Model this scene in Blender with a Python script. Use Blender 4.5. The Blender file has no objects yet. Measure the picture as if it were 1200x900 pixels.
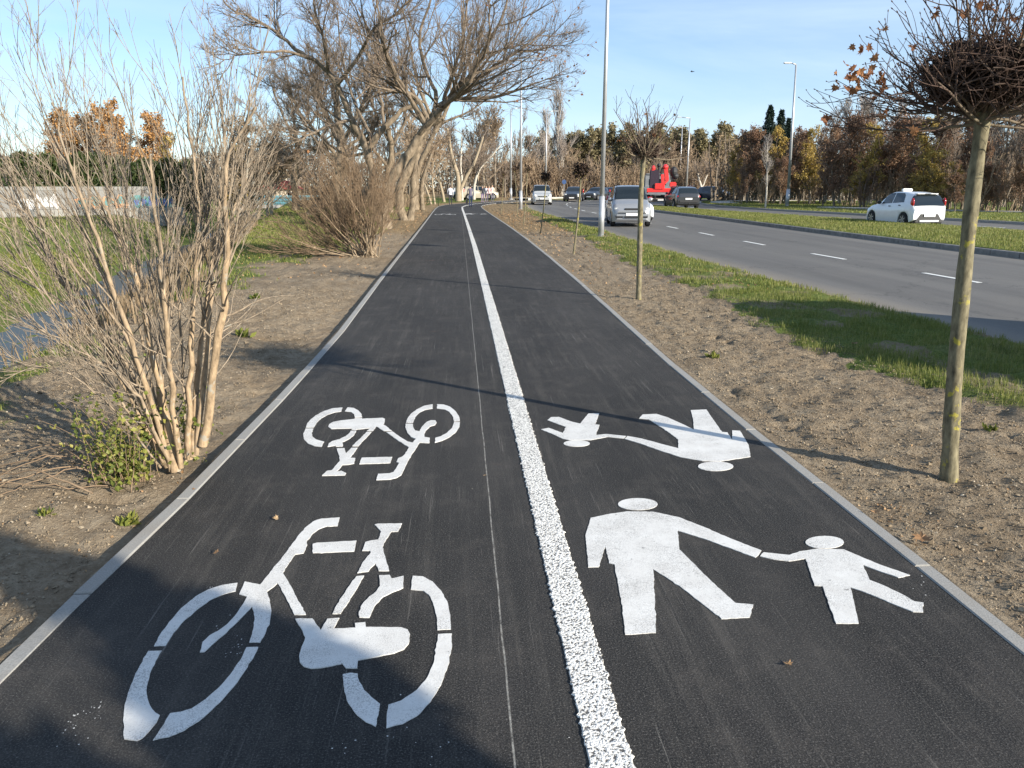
import bpy, bmesh, math, random
import numpy as np
from mathutils import Vector, Matrix
random.seed(7)
RNG = np.random.default_rng(11)
S = bpy.context.scene
COL = S.collection

# ------------------------------------------------------------------ camera geometry
F = 901.0; EYE = 1.65
PITCH = math.atan((450-218)/F)
CP, SP = math.cos(PITCH), math.sin(PITCH)
def _r0(x, y):
    a = (x-600)/F; b = (450-y)/F
    return (a, CP+b*SP, -SP+b*CP)
_v = _r0(538, 218); YAW = math.atan2(_v[0], _v[1])
def ray(x, y):
    a, b, c = _r0(x, y); ca = math.cos(YAW); sa = math.sin(YAW)
    return (a*ca-b*sa, a*sa+b*ca, c)
def G(x, y, z=0.0):                 # photo point -> point on the level z
    r = ray(x, y); t = (z-EYE)/r[2]; return (r[0]*t, r[1]*t)
def AT(x, y, Y):                    # photo point -> point at depth Y
    r = ray(x, y); t = Y/r[1]; return (r[0]*t, Y, EYE+r[2]*t)
SUNDIR = Vector((0.77, -0.64, 0)).normalized()
SUN_EL = math.radians(21.0)

# ------------------------------------------------------------------ tagging
def tag(o, label=None, cat=None, group=None, kind=None):
    if label: o['label'] = label
    if cat: o['category'] = cat
    if group: o['group'] = group
    if kind: o['kind'] = kind
    return o
def empty(name, loc=(0,0,0), rz=0.0, label=None, cat=None, group=None):
    o = bpy.data.objects.new(name, None); COL.objects.link(o)
    o.empty_display_size = 0.2
    o.location = loc; o.rotation_euler = (0,0,rz)
    return tag(o, label, cat, group)
def link(name, me, parent=None):
    o = bpy.data.objects.new(name, me); COL.objects.link(o)
    if parent: o.parent = parent
    return o
def copy_tree(o, parent=None):
    c = o.copy(); COL.objects.link(c)
    if parent: c.parent = parent
    for ch in list(o.children): copy_tree(ch, c)
    return c

# ------------------------------------------------------------------ numpy mesh builder
class MB:
    def __init__(s):
        s.v = []; s.f3 = []; s.f4 = []; s.m3 = []; s.m4 = []; s.at = []; s.n = 0
    def add(s, v, quads=None, tris=None, mat=0, at=None):
        v = np.asarray(v, float).reshape(-1,3); 
        if quads is not None and len(quads):
            q = np.asarray(quads, int)+s.n; s.f4.append(q); s.m4.append(np.full(len(q), mat))
        if tris is not None and len(tris):
            t = np.asarray(tris, int)+s.n; s.f3.append(t); s.m3.append(np.full(len(t), mat))
        s.v.append(v)
        if at is None: at = 0.5
        a = np.broadcast_to(np.asarray(at, float), (len(v),)).copy(); s.at.append(a)
        s.n += len(v)
    def mesh(s, name, mats, smooth=True):
        me = bpy.data.meshes.new(name)
        V = np.concatenate(s.v) if s.v else np.zeros((0,3))
        q = np.concatenate(s.f4) if s.f4 else np.zeros((0,4), int)
        t = np.concatenate(s.f3) if s.f3 else np.zeros((0,3), int)
        mq = np.concatenate(s.m4) if s.m4 else np.zeros(0, int)
        mt = np.concatenate(s.m3) if s.m3 else np.zeros(0, int)
        me.vertices.add(len(V)); me.vertices.foreach_set('co', V.astype(np.float32).ravel())
        me.loops.add(len(q)*4+len(t)*3)
        me.loops.foreach_set('vertex_index', np.concatenate([q.ravel(), t.ravel()]).astype(np.int32))
        me.polygons.add(len(q)+len(t))
        st = np.concatenate([np.arange(len(q))*4, len(q)*4+np.arange(len(t))*3]).astype(np.int32)
        me.polygons.foreach_set('loop_start', st)
        for m in (mats if isinstance(mats, (list,tuple)) else [mats]): me.materials.append(m)
        me.polygons.foreach_set('material_index', np.concatenate([mq,mt]).astype(np.int32))
        me.polygons.foreach_set('use_smooth', np.full(len(q)+len(t), smooth))
        a = me.attributes.new('rnd', 'FLOAT', 'POINT')
        a.data.foreach_set('value', np.concatenate(s.at).astype(np.float32))
        me.update(calc_edges=True); me.validate()
        return me
    def build(s, name, mats, parent=None, smooth=True):
        return link(name, s.mesh(name, mats, smooth), parent)

def tubes(mb, P, R, sides=4, mat=0, at=None):
    """P (N,k,3), R (N,k)"""
    N, k, _ = P.shape
    if N == 0: return
    T = np.gradient(P, axis=1); T /= np.linalg.norm(T, axis=2, keepdims=True)+1e-9
    D = P[:,-1]-P[:,0]
    ref = np.where(np.abs(D[:,2:3]) > 0.75*np.linalg.norm(D,axis=1,keepdims=True), np.array([[1.,0,0]]), np.array([[0,0,1.]]))
    ref = np.repeat(ref[:,None,:], k, axis=1)
    A = np.cross(T, ref); A /= np.linalg.norm(A, axis=2, keepdims=True)+1e-9
    B = np.cross(T, A)
    th = np.arange(sides)*2*math.pi/sides
    V = P[:,:,None,:] + R[:,:,None,None]*(A[:,:,None,:]*np.cos(th)[None,None,:,None] + B[:,:,None,:]*np.sin(th)[None,None,:,None])
    i = np.arange(N)[:,None,None]*k*sides; j = np.arange(k-1)[None,:,None]*sides; s_ = np.arange(sides)[None,None,:]
    n_ = (s_+1) % sides
    q = np.stack([i+j+s_, i+j+n_, i+j+sides+n_, i+j+sides+s_], axis=-1).reshape(-1,4)
    a = np.repeat(R.reshape(-1), sides) if at is None else np.repeat(np.broadcast_to(at, (N,k)).reshape(-1), sides)
    mb.add(V.reshape(-1,3), quads=q, mat=mat, at=a)

def unit(v): return v/(np.linalg.norm(v, axis=-1, keepdims=True)+1e-9)
def grow(P0, D0, L, R0, R1, k=5, wander=0.15, trop=0.1, rng=RNG):
    N = len(P0); P = np.zeros((N,k+1,3)); P[:,0] = P0; D = unit(D0.copy())
    for j in range(k):
        D = unit(D + rng.normal(0, wander, (N,3)) + np.array([0,0,1.])*trop)
        P[:,j+1] = P[:,j] + D*(L/k)[:,None]
    t = np.linspace(0,1,k+1)[None,:]
    R = R0[:,None]*(1-t) + R1[:,None]*t
    return P, R
def spawn(P, R, L, n, t0=0.25, t1=1.0, ang=(0.5,1.0), lr=(0.4,0.7), rr=0.6, flat=0.0, rng=RNG, upb=0.0):
    """n children per branch -> start, dir, length, radius"""
    N, k1, _ = P.shape; k = k1-1
    idx = np.repeat(np.arange(N), n); M = len(idx)
    t = rng.uniform(t0, t1, M); f = t*k; j = np.minimum(f.astype(int), k-1); w = f-j
    p = P[idx,j]*(1-w)[:,None] + P[idx,j+1]*w[:,None]
    d = unit(P[idx,j+1]-P[idx,j]); r = R[idx,j]*(1-w)+R[idx,j+1]*w
    q = rng.normal(0,1,(M,3)); q[:,2] *= (1-flat); q[:,2] += upb
    q = unit(q - d*np.sum(q*d, axis=1, keepdims=True))
    a = rng.uniform(ang[0], ang[1], M)
    nd = d*np.cos(a)[:,None] + q*np.sin(a)[:,None]
    l = L[idx]*rng.uniform(lr[0], lr[1], M)*(1.15-0.5*t)
    return p, nd, l, np.maximum(r*rr, 0.0004), idx
def poly(pts, r0, r1, k=None, jit=0.0):
    """smooth polyline through explicit 3-D points -> (1,k,3),(1,k)"""
    pts = np.array(pts, float); k = k or max(8, 4*len(pts))
    n = len(pts); t = np.linspace(0, n-1, k); out = np.zeros((k,3))
    ext = np.vstack([2*pts[0]-pts[1], pts, 2*pts[-1]-pts[-2]])
    for i, u in enumerate(t):
        j = min(int(u), n-2); w = u-j; a,b,c,d = ext[j],ext[j+1],ext[j+2],ext[j+3]
        out[i] = 0.5*((2*b)+(-a+c)*w+(2*a-5*b+4*c-d)*w*w+(-a+3*b-3*c+d)*w**3)
    if jit: out[1:-1] += RNG.normal(0, jit, (k-2,3))
    R = np.linspace(r0, r1, k)
    return out[None], R[None]

def cards(mb, P, size, mat=0, rng=RNG, droop=0.0, aspect=0.6, at=None, nrm=None):
    """small folded leaf shapes at P"""
    N = len(P)
    if N == 0: return
    size = np.broadcast_to(size, (N,))
    d = rng.normal(0,1,(N,3)); d[:,2] -= droop; d = unit(d)
    q = unit(np.cross(d, rng.normal(0,1,(N,3)))); n = np.cross(d,q)
    s = size[:,None]
    v = np.stack([P, P+d*s*.45+q*s*aspect*.5+n*s*.12, P+d*s, P+d*s*.45-q*s*aspect*.5+n*s*.12], axis=1)
    i = np.arange(N)[:,None]*4
    tr = np.concatenate([i+np.array([[0,1,2]]), i+np.array([[0,2,3]])])
    a = rng.uniform(0,1,N) if at is None else at
    mb.add(v.reshape(-1,3), tris=tr, mat=mat, at=np.repeat(a,4))

MAPLE = [(0,0),(.12,.18),(.42,.10),(.34,.30),(.52,.48),(.26,.50),(.22,.72),(.10,.66),(0,1.0),(-.10,.66),(-.22,.72),(-.26,.50),(-.52,.48),(-.34,.30),(-.42,.10),(-.12,.18)]
def maple_leaf(mb, p, size, rng, mat=0, flat=False):
    d = unit(rng.normal(0,1,3)); 
    if flat: d[2] *= .08; d = unit(d); n = unit(np.array([rng.normal(0,.25),rng.normal(0,.25),1.]))
    else: n = unit(rng.normal(0,1,3)); d = unit(d-np.array([0,0,.8]))
    q = unit(np.cross(n,d)); n = np.cross(d,q)
    L = len(MAPLE); V = [p + d*size*.45 + n*size*(.0)]
    for (u,w) in MAPLE:
        V.append(p + q*u*size + d*w*size + n*size*(.5*abs(u)**1.5 + (.12*(w-.5)**2) + rng.normal(0,.03)))
    tr = [(0,1+i,1+(i+1)%L) for i in range(L)]
    mb.add(np.array(V), tris=tr, mat=mat, at=rng.uniform(0,1))

# value noise
def vnoise(x, y, sc, seed=0):
    x = x/sc+seed*17.31; y = y/sc+seed*9.77
    xi = np.floor(x).astype(np.int64); yi = np.floor(y).astype(np.int64); fx = x-xi; fy = y-yi
    fx = fx*fx*(3-2*fx); fy = fy*fy*(3-2*fy)
    def h(a,b):
        n = (a*374761393 + b*668265263 + seed*1442695) & 0x7fffffff
        n = ((n ^ (n >> 13))*1274126177) & 0x7fffffff
        return ((n ^ (n >> 16)) & 0xffff)/65535.0
    return (h(xi,yi)*(1-fx)+h(xi+1,yi)*fx)*(1-fy)+(h(xi,yi+1)*(1-fx)+h(xi+1,yi+1)*fx)*fy
def sstep(a, b, x):
    t = np.clip((x-a)/(b-a+1e-9), 0, 1); return t*t*(3-2*t)

# ------------------------------------------------------------------ materials
def mat(name):
    m = bpy.data.materials.new(name); m.use_nodes = True
    nt = m.node_tree; b = nt.nodes['Principled BSDF']
    return m, nt, b
def N(nt, t, **kw):
    n = nt.nodes.new(t)
    for k, v in kw.items():
        if k.startswith('i_'): n.inputs[k[2:].replace('_',' ')].default_value = v
        else: setattr(n, k, v)
    return n
def ramp(nt, fac, stops, interp='LINEAR'):
    r = nt.nodes.new('ShaderNodeValToRGB'); r.color_ramp.interpolation = interp
    el = r.color_ramp.elements
    while len(el) < len(stops): el.new(0.5)
    for e, (p, c) in zip(el, stops):
        e.position = p; e.color = (c[0],c[1],c[2],1) if not isinstance(c,(int,float)) else (c,c,c,1)
    nt.links.new(fac, r.inputs[0]); return r
def noise(nt, scale, detail=3, rough=.55, vec=None, dist=0):
    n = nt.nodes.new('ShaderNodeTexNoise'); n.inputs['Scale'].default_value = scale
    n.inputs['Detail'].default_value = detail; n.inputs['Roughness'].default_value = rough
    n.inputs['Distortion'].default_value = dist
    if vec is not None: nt.links.new(vec, n.inputs['Vector'])
    return n
def coords(nt, scale=None, kind='Object'):
    tc = nt.nodes.new('ShaderNodeTexCoord')
    if scale is None: return tc.outputs[kind]
    mp = nt.nodes.new('ShaderNodeMapping'); mp.inputs['Scale'].default_value = scale
    nt.links.new(tc.outputs[kind], mp.inputs['Vector']); return mp.outputs[0]
def mixc(nt, fac, a, b, mode='MIX'):
    m = nt.nodes.new('ShaderNodeMix'); m.data_type = 'RGBA'; m.blend_type = mode
    for s_, v in ((m.inputs[0], fac), (m.inputs[6], a), (m.inputs[7], b)):
        if isinstance(v, (int,float)): s_.default_value = v
        elif isinstance(v, tuple): s_.default_value = (v[0],v[1],v[2],1)
        else: nt.links.new(v, s_)
    return m.outputs[2]
def math_(nt, op, a, b=None, clamp=False):
    m = nt.nodes.new('ShaderNodeMath'); m.operation = op; m.use_clamp = clamp
    for s_, v in ((m.inputs[0], a), (m.inputs[1], b)):
        if v is None: continue
        if isinstance(v,(int,float)): s_.default_value = v
        else: nt.links.new(v, s_)
    return m.outputs[0]
def bump(nt, b, h, strength=.3, dist=.01):
    n = nt.nodes.new('ShaderNodeBump'); n.inputs['Strength'].default_value = strength; n.inputs['Distance'].default_value = dist
    nt.links.new(h, n.inputs['Height']); nt.links.new(n.outputs[0], b.inputs['Normal']); return n
def attr(nt, name='rnd'):
    a = nt.nodes.new('ShaderNodeAttribute'); a.attribute_name = name; return a.outputs['Fac']

def simple(name, c, rough=.6, metal=0, var=.12, sc=8, coat=0):
    m, nt, b = mat(name)
    n = noise(nt, sc, 4, vec=coords(nt))
    c0 = tuple(x*(1-var) for x in c); c1 = tuple(min(1,x*(1+var)) for x in c)
    r = ramp(nt, n.outputs[0], [(.3,c0),(.7,c1)])
    nt.links.new(r.outputs[0], b.inputs['Base Color'])
    b.inputs['Roughness'].default_value = rough; b.inputs['Metallic'].default_value = metal
    b.inputs['Coat Weight'].default_value = coat
    return m
def leafmat(name, cols, rough=.6, trans=.25):
    m, nt, b = mat(name)
    a = attr(nt)
    n = noise(nt, 1.3, 2, vec=coords(nt))
    f = math_(nt, 'ADD', math_(nt,'MULTIPLY', a, .7), math_(nt,'MULTIPLY', n.outputs[0], .3))
    k = len(cols); r = ramp(nt, f, [(i/(k-1), c) for i, c in enumerate(cols)])
    nt.links.new(r.outputs[0], b.inputs['Base Color']); b.inputs['Roughness'].default_value = rough
    b.inputs['Specular IOR Level'].default_value = .25
    t = nt.nodes.new('ShaderNodeBsdfTranslucent'); nt.links.new(r.outputs[0], t.inputs[0])
    mx = nt.nodes.new('ShaderNodeMixShader'); mx.inputs[0].default_value = trans
    out = nt.nodes['Material Output']
    nt.links.new(b.outputs[0], mx.inputs[1]); nt.links.new(t.outputs[0], mx.inputs[2]); nt.links.new(mx.outputs[0], out.inputs[0])
    return m
def barkmat(name, thick, thin, r_thin=.003, r_thick=.02, var=.35, sc=(30,30,6), bumpd=.01, moss=None):
    """bark colour goes from the twigs' own colour to the stems' own colour with the stem's thickness"""
    m, nt, b = mat(name)
    a = attr(nt)
    mr = N(nt, 'ShaderNodeMapRange'); nt.links.new(a, mr.inputs[0])
    mr.inputs[1].default_value = r_thin; mr.inputs[2].default_value = r_thick
    n = noise(nt, 1.0, 5, .65, vec=coords(nt, sc))
    base = mixc(nt, mr.outputs[0], thin, thick)
    dk = ramp(nt, n.outputs[0], [(.25, 1-var),(.75, 1+var*.6)])
    c = mixc(nt, 1.0, base, dk.outputs[0], 'MULTIPLY')
    if moss:
        n2 = noise(nt, 14, 4, .6, vec=coords(nt)); f = ramp(nt, n2.outputs[0], [(.6,0.),(.66,.85)])
        c = mixc(nt, f.outputs[0], c, moss)
    nt.links.new(c, b.inputs['Base Color']); b.inputs['Roughness'].default_value = .85
    b.inputs['Specular IOR Level'].default_value = .2
    bump(nt, b, n.outputs[0], .6, bumpd)
    return m

M = {}
def build_mats():
    # bicycle path asphalt
    m, nt, b = mat('new_asphalt')
    o = coords(nt)
    fine = noise(nt, 150, 3, .8, vec=o); mid = noise(nt, 45, 4, .7, vec=o)
    big = noise(nt, .9, 4, .6, vec=coords(nt,(1,.35,1)))
    st = noise(nt, 1, 7, .75, vec=coords(nt,(13,.5,1)), dist=.15)
    sc2 = noise(nt, 1, 5, .75, vec=coords(nt,(60,.9,1)), dist=.25)
    pat = noise(nt, 1.7, 5, .7, vec=coords(nt,(1,.7,1)))
    c = ramp(nt, fine.outputs[0], [(.36,(.007,.007,.007)),(.5,(.021,.0205,.020)),(.60,(.055,.053,.050)),(.70,(.18,.17,.155))]).outputs[0]
    dust = ramp(nt, st.outputs[0], [(.48,0.),(.66,.17)]).outputs[0]
    patm = ramp(nt, pat.outputs[0], [(.38,.12),(.60,1.)]).outputs[0]
    c = mixc(nt, math_(nt,'MULTIPLY',dust,patm), c, (.22,.20,.17))
    bg = ramp(nt, big.outputs[0], [(.40,0.),(.72,.22)]).outputs[0]
    c = mixc(nt, bg, c, (.13,.12,.11))
    scr = math_(nt,'MULTIPLY', ramp(nt, sc2.outputs[0], [(.61,0.),(.68,.42)]).outputs[0], patm)
    c = mixc(nt, scr, c, (.30,.28,.25))
    pt2 = noise(nt, 3.2, 6, .8, vec=o); pm2 = ramp(nt, pt2.outputs[0], [(.50,0.),(.68,.16)]).outputs[0]
    c = mixc(nt, pm2, c, (.16,.14,.12))
    # thin chalky seam along the lane, broken
    sx = N(nt,'ShaderNodeSeparateXYZ'); nt.links.new(o, sx.inputs[0])
    wob = noise(nt, 1, 3, .6, vec=coords(nt,(0,1.6,0)))
    dx = math_(nt,'ABSOLUTE', math_(nt,'SUBTRACT', math_(nt,'SUBTRACT', sx.outputs[0], .128), math_(nt,'MULTIPLY', wob.outputs[0], .014)))
    ln = ramp(nt, math_(nt,'MULTIPLY', dx, 50), [(.08,.6),(.22,0.)]).outputs[0]
    br = noise(nt, 1, 5, .8, vec=coords(nt,(30,14,1)))
    ln = math_(nt,'MULTIPLY', ln, ramp(nt, br.outputs[0], [(.38,.1),(.58,1.)]).outputs[0])
    c = mixc(nt, ln, c, (.5,.48,.43))
    # chips of pale grit
    v = N(nt,'ShaderNodeTexVoronoi', feature='F1'); v.inputs['Scale'].default_value = 18; nt.links.new(o, v.inputs['Vector'])
    sp = ramp(nt, v.outputs['Distance'], [(.045,1.),(.075,0.)]).outputs[0]
    sp2 = ramp(nt, v.outputs['Color'], [(.86,0.),(.9,1.)]).outputs[0]
    c = mixc(nt, math_(nt,'MULTIPLY',math_(nt,'MULTIPLY',sp,sp2),.6), c, (.42,.38,.3))
    # rusty stains
    rn = noise(nt, 1.1, 4, .6, vec=coords(nt,(1,1.6,1))); rs = ramp(nt, rn.outputs[0], [(.70,0.),(.76,.35)]).outputs[0]
    c = mixc(nt, rs, c, (.16,.06,.03))
    nt.links.new(c, b.inputs['Base Color']); b.inputs['Roughness'].default_value = .82; b.inputs['Specular IOR Level'].default_value = .22
    h = math_(nt,'ADD', math_(nt,'MULTIPLY',fine.outputs[0],.6), math_(nt,'MULTIPLY',mid.outputs[0],.5))
    bump(nt, b, h, .8, .006); M['asphalt'] = m
    # carriageway
    m, nt, b = mat('worn_asphalt'); o = coords(nt)
    fine = noise(nt, 90, 3, .6, vec=o); wide = noise(nt, 1, 4, .6, vec=coords(nt,(.9,.05,1)))
    c = ramp(nt, fine.outputs[0], [(.3,(.115,.110,.102)),(.7,(.190,.182,.168))]).outputs[0]
    c = mixc(nt, ramp(nt, wide.outputs[0],[(.35,0.),(.65,.6)]).outputs[0], c, (.085,.082,.08))
    ax = noise(nt, .5, 5, .7, vec=o); c = mixc(nt, ramp(nt, ax.outputs[0],[(.5,0.),(.75,.3)]).outputs[0], c, (.19,.175,.15))
    u = attr(nt); wob = noise(nt, .35, 3, .6, vec=o)
    uu = math_(nt,'ADD', u, math_(nt,'MULTIPLY', math_(nt,'SUBTRACT', wob.outputs[0], .5), .03))
    tr = ramp(nt, uu, [(0,0.),(.10,0.),(.15,.32),(.20,.04),(.33,.04),(.38,.32),(.44,0.),(.56,0.),(.62,.32),(.67,.04),(.80,.04),(.86,.32),(.91,0.)]).outputs[0]
    c = mixc(nt, tr, c, (.075,.073,.07))
    ed = ramp(nt, uu, [(0,.75),(.05,.35),(.09,0.),(.93,0.),(.97,.3),(1,.7)]).outputs[0]
    c = mixc(nt, ed, c, (.26,.225,.175))
    oil = noise(nt, 1.6, 4, .7, vec=coords(nt,(1,.25,1))); c = mixc(nt, ramp(nt, oil.outputs[0],[(.62,0.),(.72,.3)]).outputs[0], c, (.05,.05,.05))
    cr = N(nt,'ShaderNodeTexVoronoi', feature='DISTANCE_TO_EDGE'); cr.inputs['Scale'].default_value = .22; dn = noise(nt, 2.5, 4, .7, vec=o)
    vm = nt.nodes.new('ShaderNodeVectorMath'); vm.operation='ADD'; nt.links.new(o, vm.inputs[0]); nt.links.new(dn.outputs[1], vm.inputs[1]); nt.links.new(vm.outputs[0], cr.inputs['Vector'])
    c = mixc(nt, ramp(nt, cr.outputs['Distance'],[(.0,.55),(.006,0.)]).outputs[0], c, (.04,.04,.04))
    nt.links.new(c, b.inputs['Base Color']); b.inputs['Roughness'].default_value = .85; b.inputs['Specular IOR Level'].default_value = .25; bump(nt,b,fine.outputs[0],.3,.004)
    M['road'] = m
    # white paint
    def paint(name, base, dirt, specks):
        m, nt, b = mat(name); o = coords(nt)
        n1 = noise(nt, 9, 5, .7, vec=o); n2 = noise(nt, 170, 2, .6, vec=o)
        c = mixc(nt, ramp(nt, n1.outputs[0],[(.35,0.),(.8,dirt)]).outputs[0], base, (.42,.39,.35))
        if specks:
            n3 = noise(nt, 105, 2, .5, vec=o)
            c = mixc(nt, ramp(nt, n3.outputs[0],[(.40,.93),(.475,0.)]).outputs[0], c, (.06,.055,.05))
            bump(nt, b, n3.outputs[0], 1.0, .008)
        else:
            n3 = noise(nt, 26, 5, .75, vec=o)
            c = mixc(nt, ramp(nt, n3.outputs[0],[(.30,.75),(.38,0.)]).outputs[0], c, (.13,.12,.11))
            n4 = noise(nt, 210, 2, .6, vec=o); n5 = noise(nt, 3.5, 5, .7, vec=o)
            w_ = math_(nt,'MULTIPLY', ramp(nt,n4.outputs[0],[(.40,1.),(.52,0.)]).outputs[0], ramp(nt,n5.outputs[0],[(.40,.08),(.66,.75)]).outputs[0])
            c = mixc(nt, w_, c, (.16,.15,.14))
            bump(nt, b, n2.outputs[0], .35, .003)
        nt.links.new(c, b.inputs['Base Color']); b.inputs['Roughness'].default_value = .6
        return m
    M['paint'] = paint('road_paint', (.71,.70,.665), .45, False)
    M['grit_paint'] = paint('gritty_road_paint', (.80,.78,.72), .35, True)
    M['lane_paint'] = simple('lane_paint', (.68,.68,.64), .7, var=.15)
    # concrete kerb
    m, nt, b = mat('kerb_concrete'); o = coords(nt)
    n1 = noise(nt, 140, 3, .7, vec=o); n2 = noise(nt, 4, 4, .6, vec=o)
    c = ramp(nt, n1.outputs[0], [(.3,(.22,.215,.20)),(.7,(.34,.33,.305))]).outputs[0]
    c = mixc(nt, ramp(nt, n2.outputs[0],[(.45,0.),(.8,.5)]).outputs[0], c, (.25,.21,.16))
    nt.links.new(c, b.inputs['Base Color']); b.inputs['Roughness'].default_value = .85; bump(nt,b,n1.outputs[0],.4,.003)
    M['kerb'] = m
    # ground: soil / grass / leaf litter
    m, nt, b = mat('soil_and_turf'); o = coords(nt)
    n0 = noise(nt, 75, 4, .7, vec=o); n1 = noise(nt, 19, 5, .7, vec=o); n2 = noise(nt, 1.3, 4, .6, vec=o)
    soil = ramp(nt, n1.outputs[0], [(.25,(.155,.117,.076)),(.5,(.268,.212,.145)),(.78,(.41,.34,.245))]).outputs[0]
    soil = mixc(nt, ramp(nt, n0.outputs[0],[(.3,.5),(.55,0.)]).outputs[0], soil, (.11,.08,.055))
    soil = mixc(nt, ramp(nt, n2.outputs[0],[(.40,0.),(.62,.55)]).outputs[0], soil, (.155,.115,.075))
    n6 = noise(nt, 4.5, 5, .7, vec=o); soil = mixc(nt, ramp(nt, n6.outputs[0],[(.50,0.),(.68,.45)]).outputs[0], soil, (.36,.30,.215))
    g0 = noise(nt, 40, 4, .7, vec=o)
    turf = ramp(nt, g0.outputs[0], [(.25,(.05,.07,.018)),(.5,(.11,.145,.035)),(.78,(.22,.23,.07))]).outputs[0]
    turf = mixc(nt, ramp(nt, n2.outputs[0],[(.45,0.),(.75,.4)]).outputs[0], turf, (.14,.13,.055))
    lit = ramp(nt, n1.outputs[0], [(.25,(.12,.08,.045)),(.55,(.25,.18,.10)),(.8,(.36,.28,.17))]).outputs[0]
    ga = attr(nt,'grass'); la = attr(nt,'litter')
    gn = math_(nt,'ADD', ga, math_(nt,'MULTIPLY', math_(nt,'SUBTRACT', n1.outputs[0], .5), .9))
    gf = ramp(nt, gn, [(.42,0.),(.6,1.)]).outputs[0]
    ln_ = math_(nt,'ADD', la, math_(nt,'MULTIPLY', math_(nt,'SUBTRACT', n1.outputs[0], .5), 1.0))
    lf = ramp(nt, ln_, [(.4,0.),(.62,1.)]).outputs[0]
    c = mixc(nt, lf, soil, lit); c = mixc(nt, gf, c, turf)
    nt.links.new(c, b.inputs['Base Color']); b.inputs['Roughness'].default_value = .95; b.inputs['Specular IOR Level'].default_value = .1
    h = math_(nt,'ADD', math_(nt,'MULTIPLY',n1.outputs[0],1.0), math_(nt,'MULTIPLY',n0.outputs[0],.5))
    bump(nt,b,h,.9,.03); M['ground'] = m
    # clods
    m, nt, b = mat('soil_clod'); a = attr(nt); n1 = noise(nt, 90, 3, .6, vec=coords(nt))
    c = ramp(nt, a, [(0,(.14,.105,.068)),(.45,(.255,.202,.138)),(.85,(.34,.278,.195)),(1,(.45,.39,.30))]).outputs[0]
    c = mixc(nt, ramp(nt,n1.outputs[0],[(.35,.45),(.6,0.)]).outputs[0], c, (.09,.065,.045))
    nt.links.new(c, b.inputs['Base Color']); b.inputs['Roughness'].default_value = .95; b.inputs['Specular IOR Level'].default_value=.1
    bump(nt,b,n1.outputs[0],.6,.004); M['clod'] = m
    M['grass'] = leafmat('grass_blades', [(.065,.095,.02),(.13,.165,.034),(.20,.225,.055),(.29,.27,.10),(.42,.35,.17)], .5, .4)
    M['weed'] = leafmat('weed_leaves', [(.06,.085,.025),(.13,.16,.035),(.25,.26,.06),(.40,.34,.10)], .45, .35)
    M['dead_leaf'] = leafmat('dead_leaves', [(.11,.045,.022),(.20,.085,.04),(.30,.14,.06),(.36,.19,.09)], .65, .3)
    M['dark_leaf'] = leafmat('withered_dark_leaves', [(.014,.010,.008),(.028,.018,.013),(.06,.035,.02)], .8, .05)
    M['fallen'] = leafmat('fallen_leaves', [(.22,.12,.06),(.36,.22,.11),(.46,.34,.20)], .6, .2)
    M['bark_young'] = barkmat('young_maple_bark', (.20,.175,.11), (.145,.095,.068), .004, .012, .75, (30,30,11), .006, moss=(.36,.31,.05))
    M['bark_twig'] = barkmat('maple_twig_bark', (.20,.165,.115), (.095,.062,.048), .003, .009, .35, (60,60,14), .003)
    M['bark_shrub'] = barkmat('shrub_bark', (.37,.268,.165), (.28,.225,.165), .004, .017, .7, (34,34,13), .006, moss=(.30,.28,.23))
    M['bark_yellow'] = barkmat('osier_bark', (.33,.26,.18), (.235,.165,.105), .004, .015, .4, (40,40,8), .002)
    M['bark_big'] = barkmat('old_maple_bark', (.235,.185,.128), (.20,.155,.115), .008, .16, .75, (7,7,3.2), .08)
    M['bark_far'] = barkmat('woodland_bark', (.21,.175,.135), (.185,.145,.115), .01, .1, .4, (6,6,2), .03)
    M['bark_tan'] = barkmat('willow_bark', (.33,.27,.19), (.30,.22,.15), .01, .1, .35, (6,6,2), .03)
    M['bark_pale'] = barkmat('birch_bark', (.50,.46,.39), (.32,.28,.25), .01, .06, .3, (6,6,4), .02)
    M['cutwood'] = simple('sawn_wood', (.62,.48,.30), .7, var=.2, sc=20)
    M['oak'] = leafmat('hazed_olive_oak_leaves', [(.115,.10,.055),(.18,.155,.08),(.235,.20,.105),(.29,.235,.14)], .6, .2)  # olive turned paler and browner; distance haze is put into the leaf colour
    M['copper'] = leafmat('copper_autumn_leaves', [(.13,.075,.055),(.20,.115,.075),(.27,.165,.10),(.38,.245,.12)], .6, .3)
    M['gold'] = leafmat('golden_autumn_leaves', [(.17,.125,.05),(.28,.20,.065),(.42,.30,.08),(.55,.40,.11)], .55, .3)
    M['orange'] = leafmat('orange_birch_leaves', [(.30,.15,.055),(.44,.24,.09),(.56,.34,.14)], .6, .25)
    M['thuja'] = leafmat('evergreen_hedge_foliage', [(.018,.032,.010),(.04,.06,.018),(.075,.085,.025)], .6, .1)
    M['conifer'] = leafmat('spruce_needles', [(.010,.022,.015),(.022,.042,.03),(.045,.07,.055)], .6, .1)
    M['brush'] = leafmat('dry_brush_leaves', [(.15,.105,.06),(.25,.18,.11),(.34,.26,.16)], .7, .2)
    # metals and car paints
    M['pole'] = simple('galvanised_steel', (.48,.49,.50), .45, .55, .1, 3)
    M['conc'] = simple('grey_concrete', (.33,.32,.30), .9, 0, .15, 6)
    M['shaded_kerb'] = simple('shaded_kerb_stone', (.20,.19,.175), .9, 0, .3, 5)  # median kerb darkened; shade of its road face put into the colour
    M['pave'] = simple('pale_paving', (.42,.40,.36), .85, 0, .12, 3)
    M['tyre'] = simple('tyre_rubber', (.02,.02,.021), .85)
    M['rim'] = simple('alloy_rim', (.45,.46,.47), .35, .7)
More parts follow.
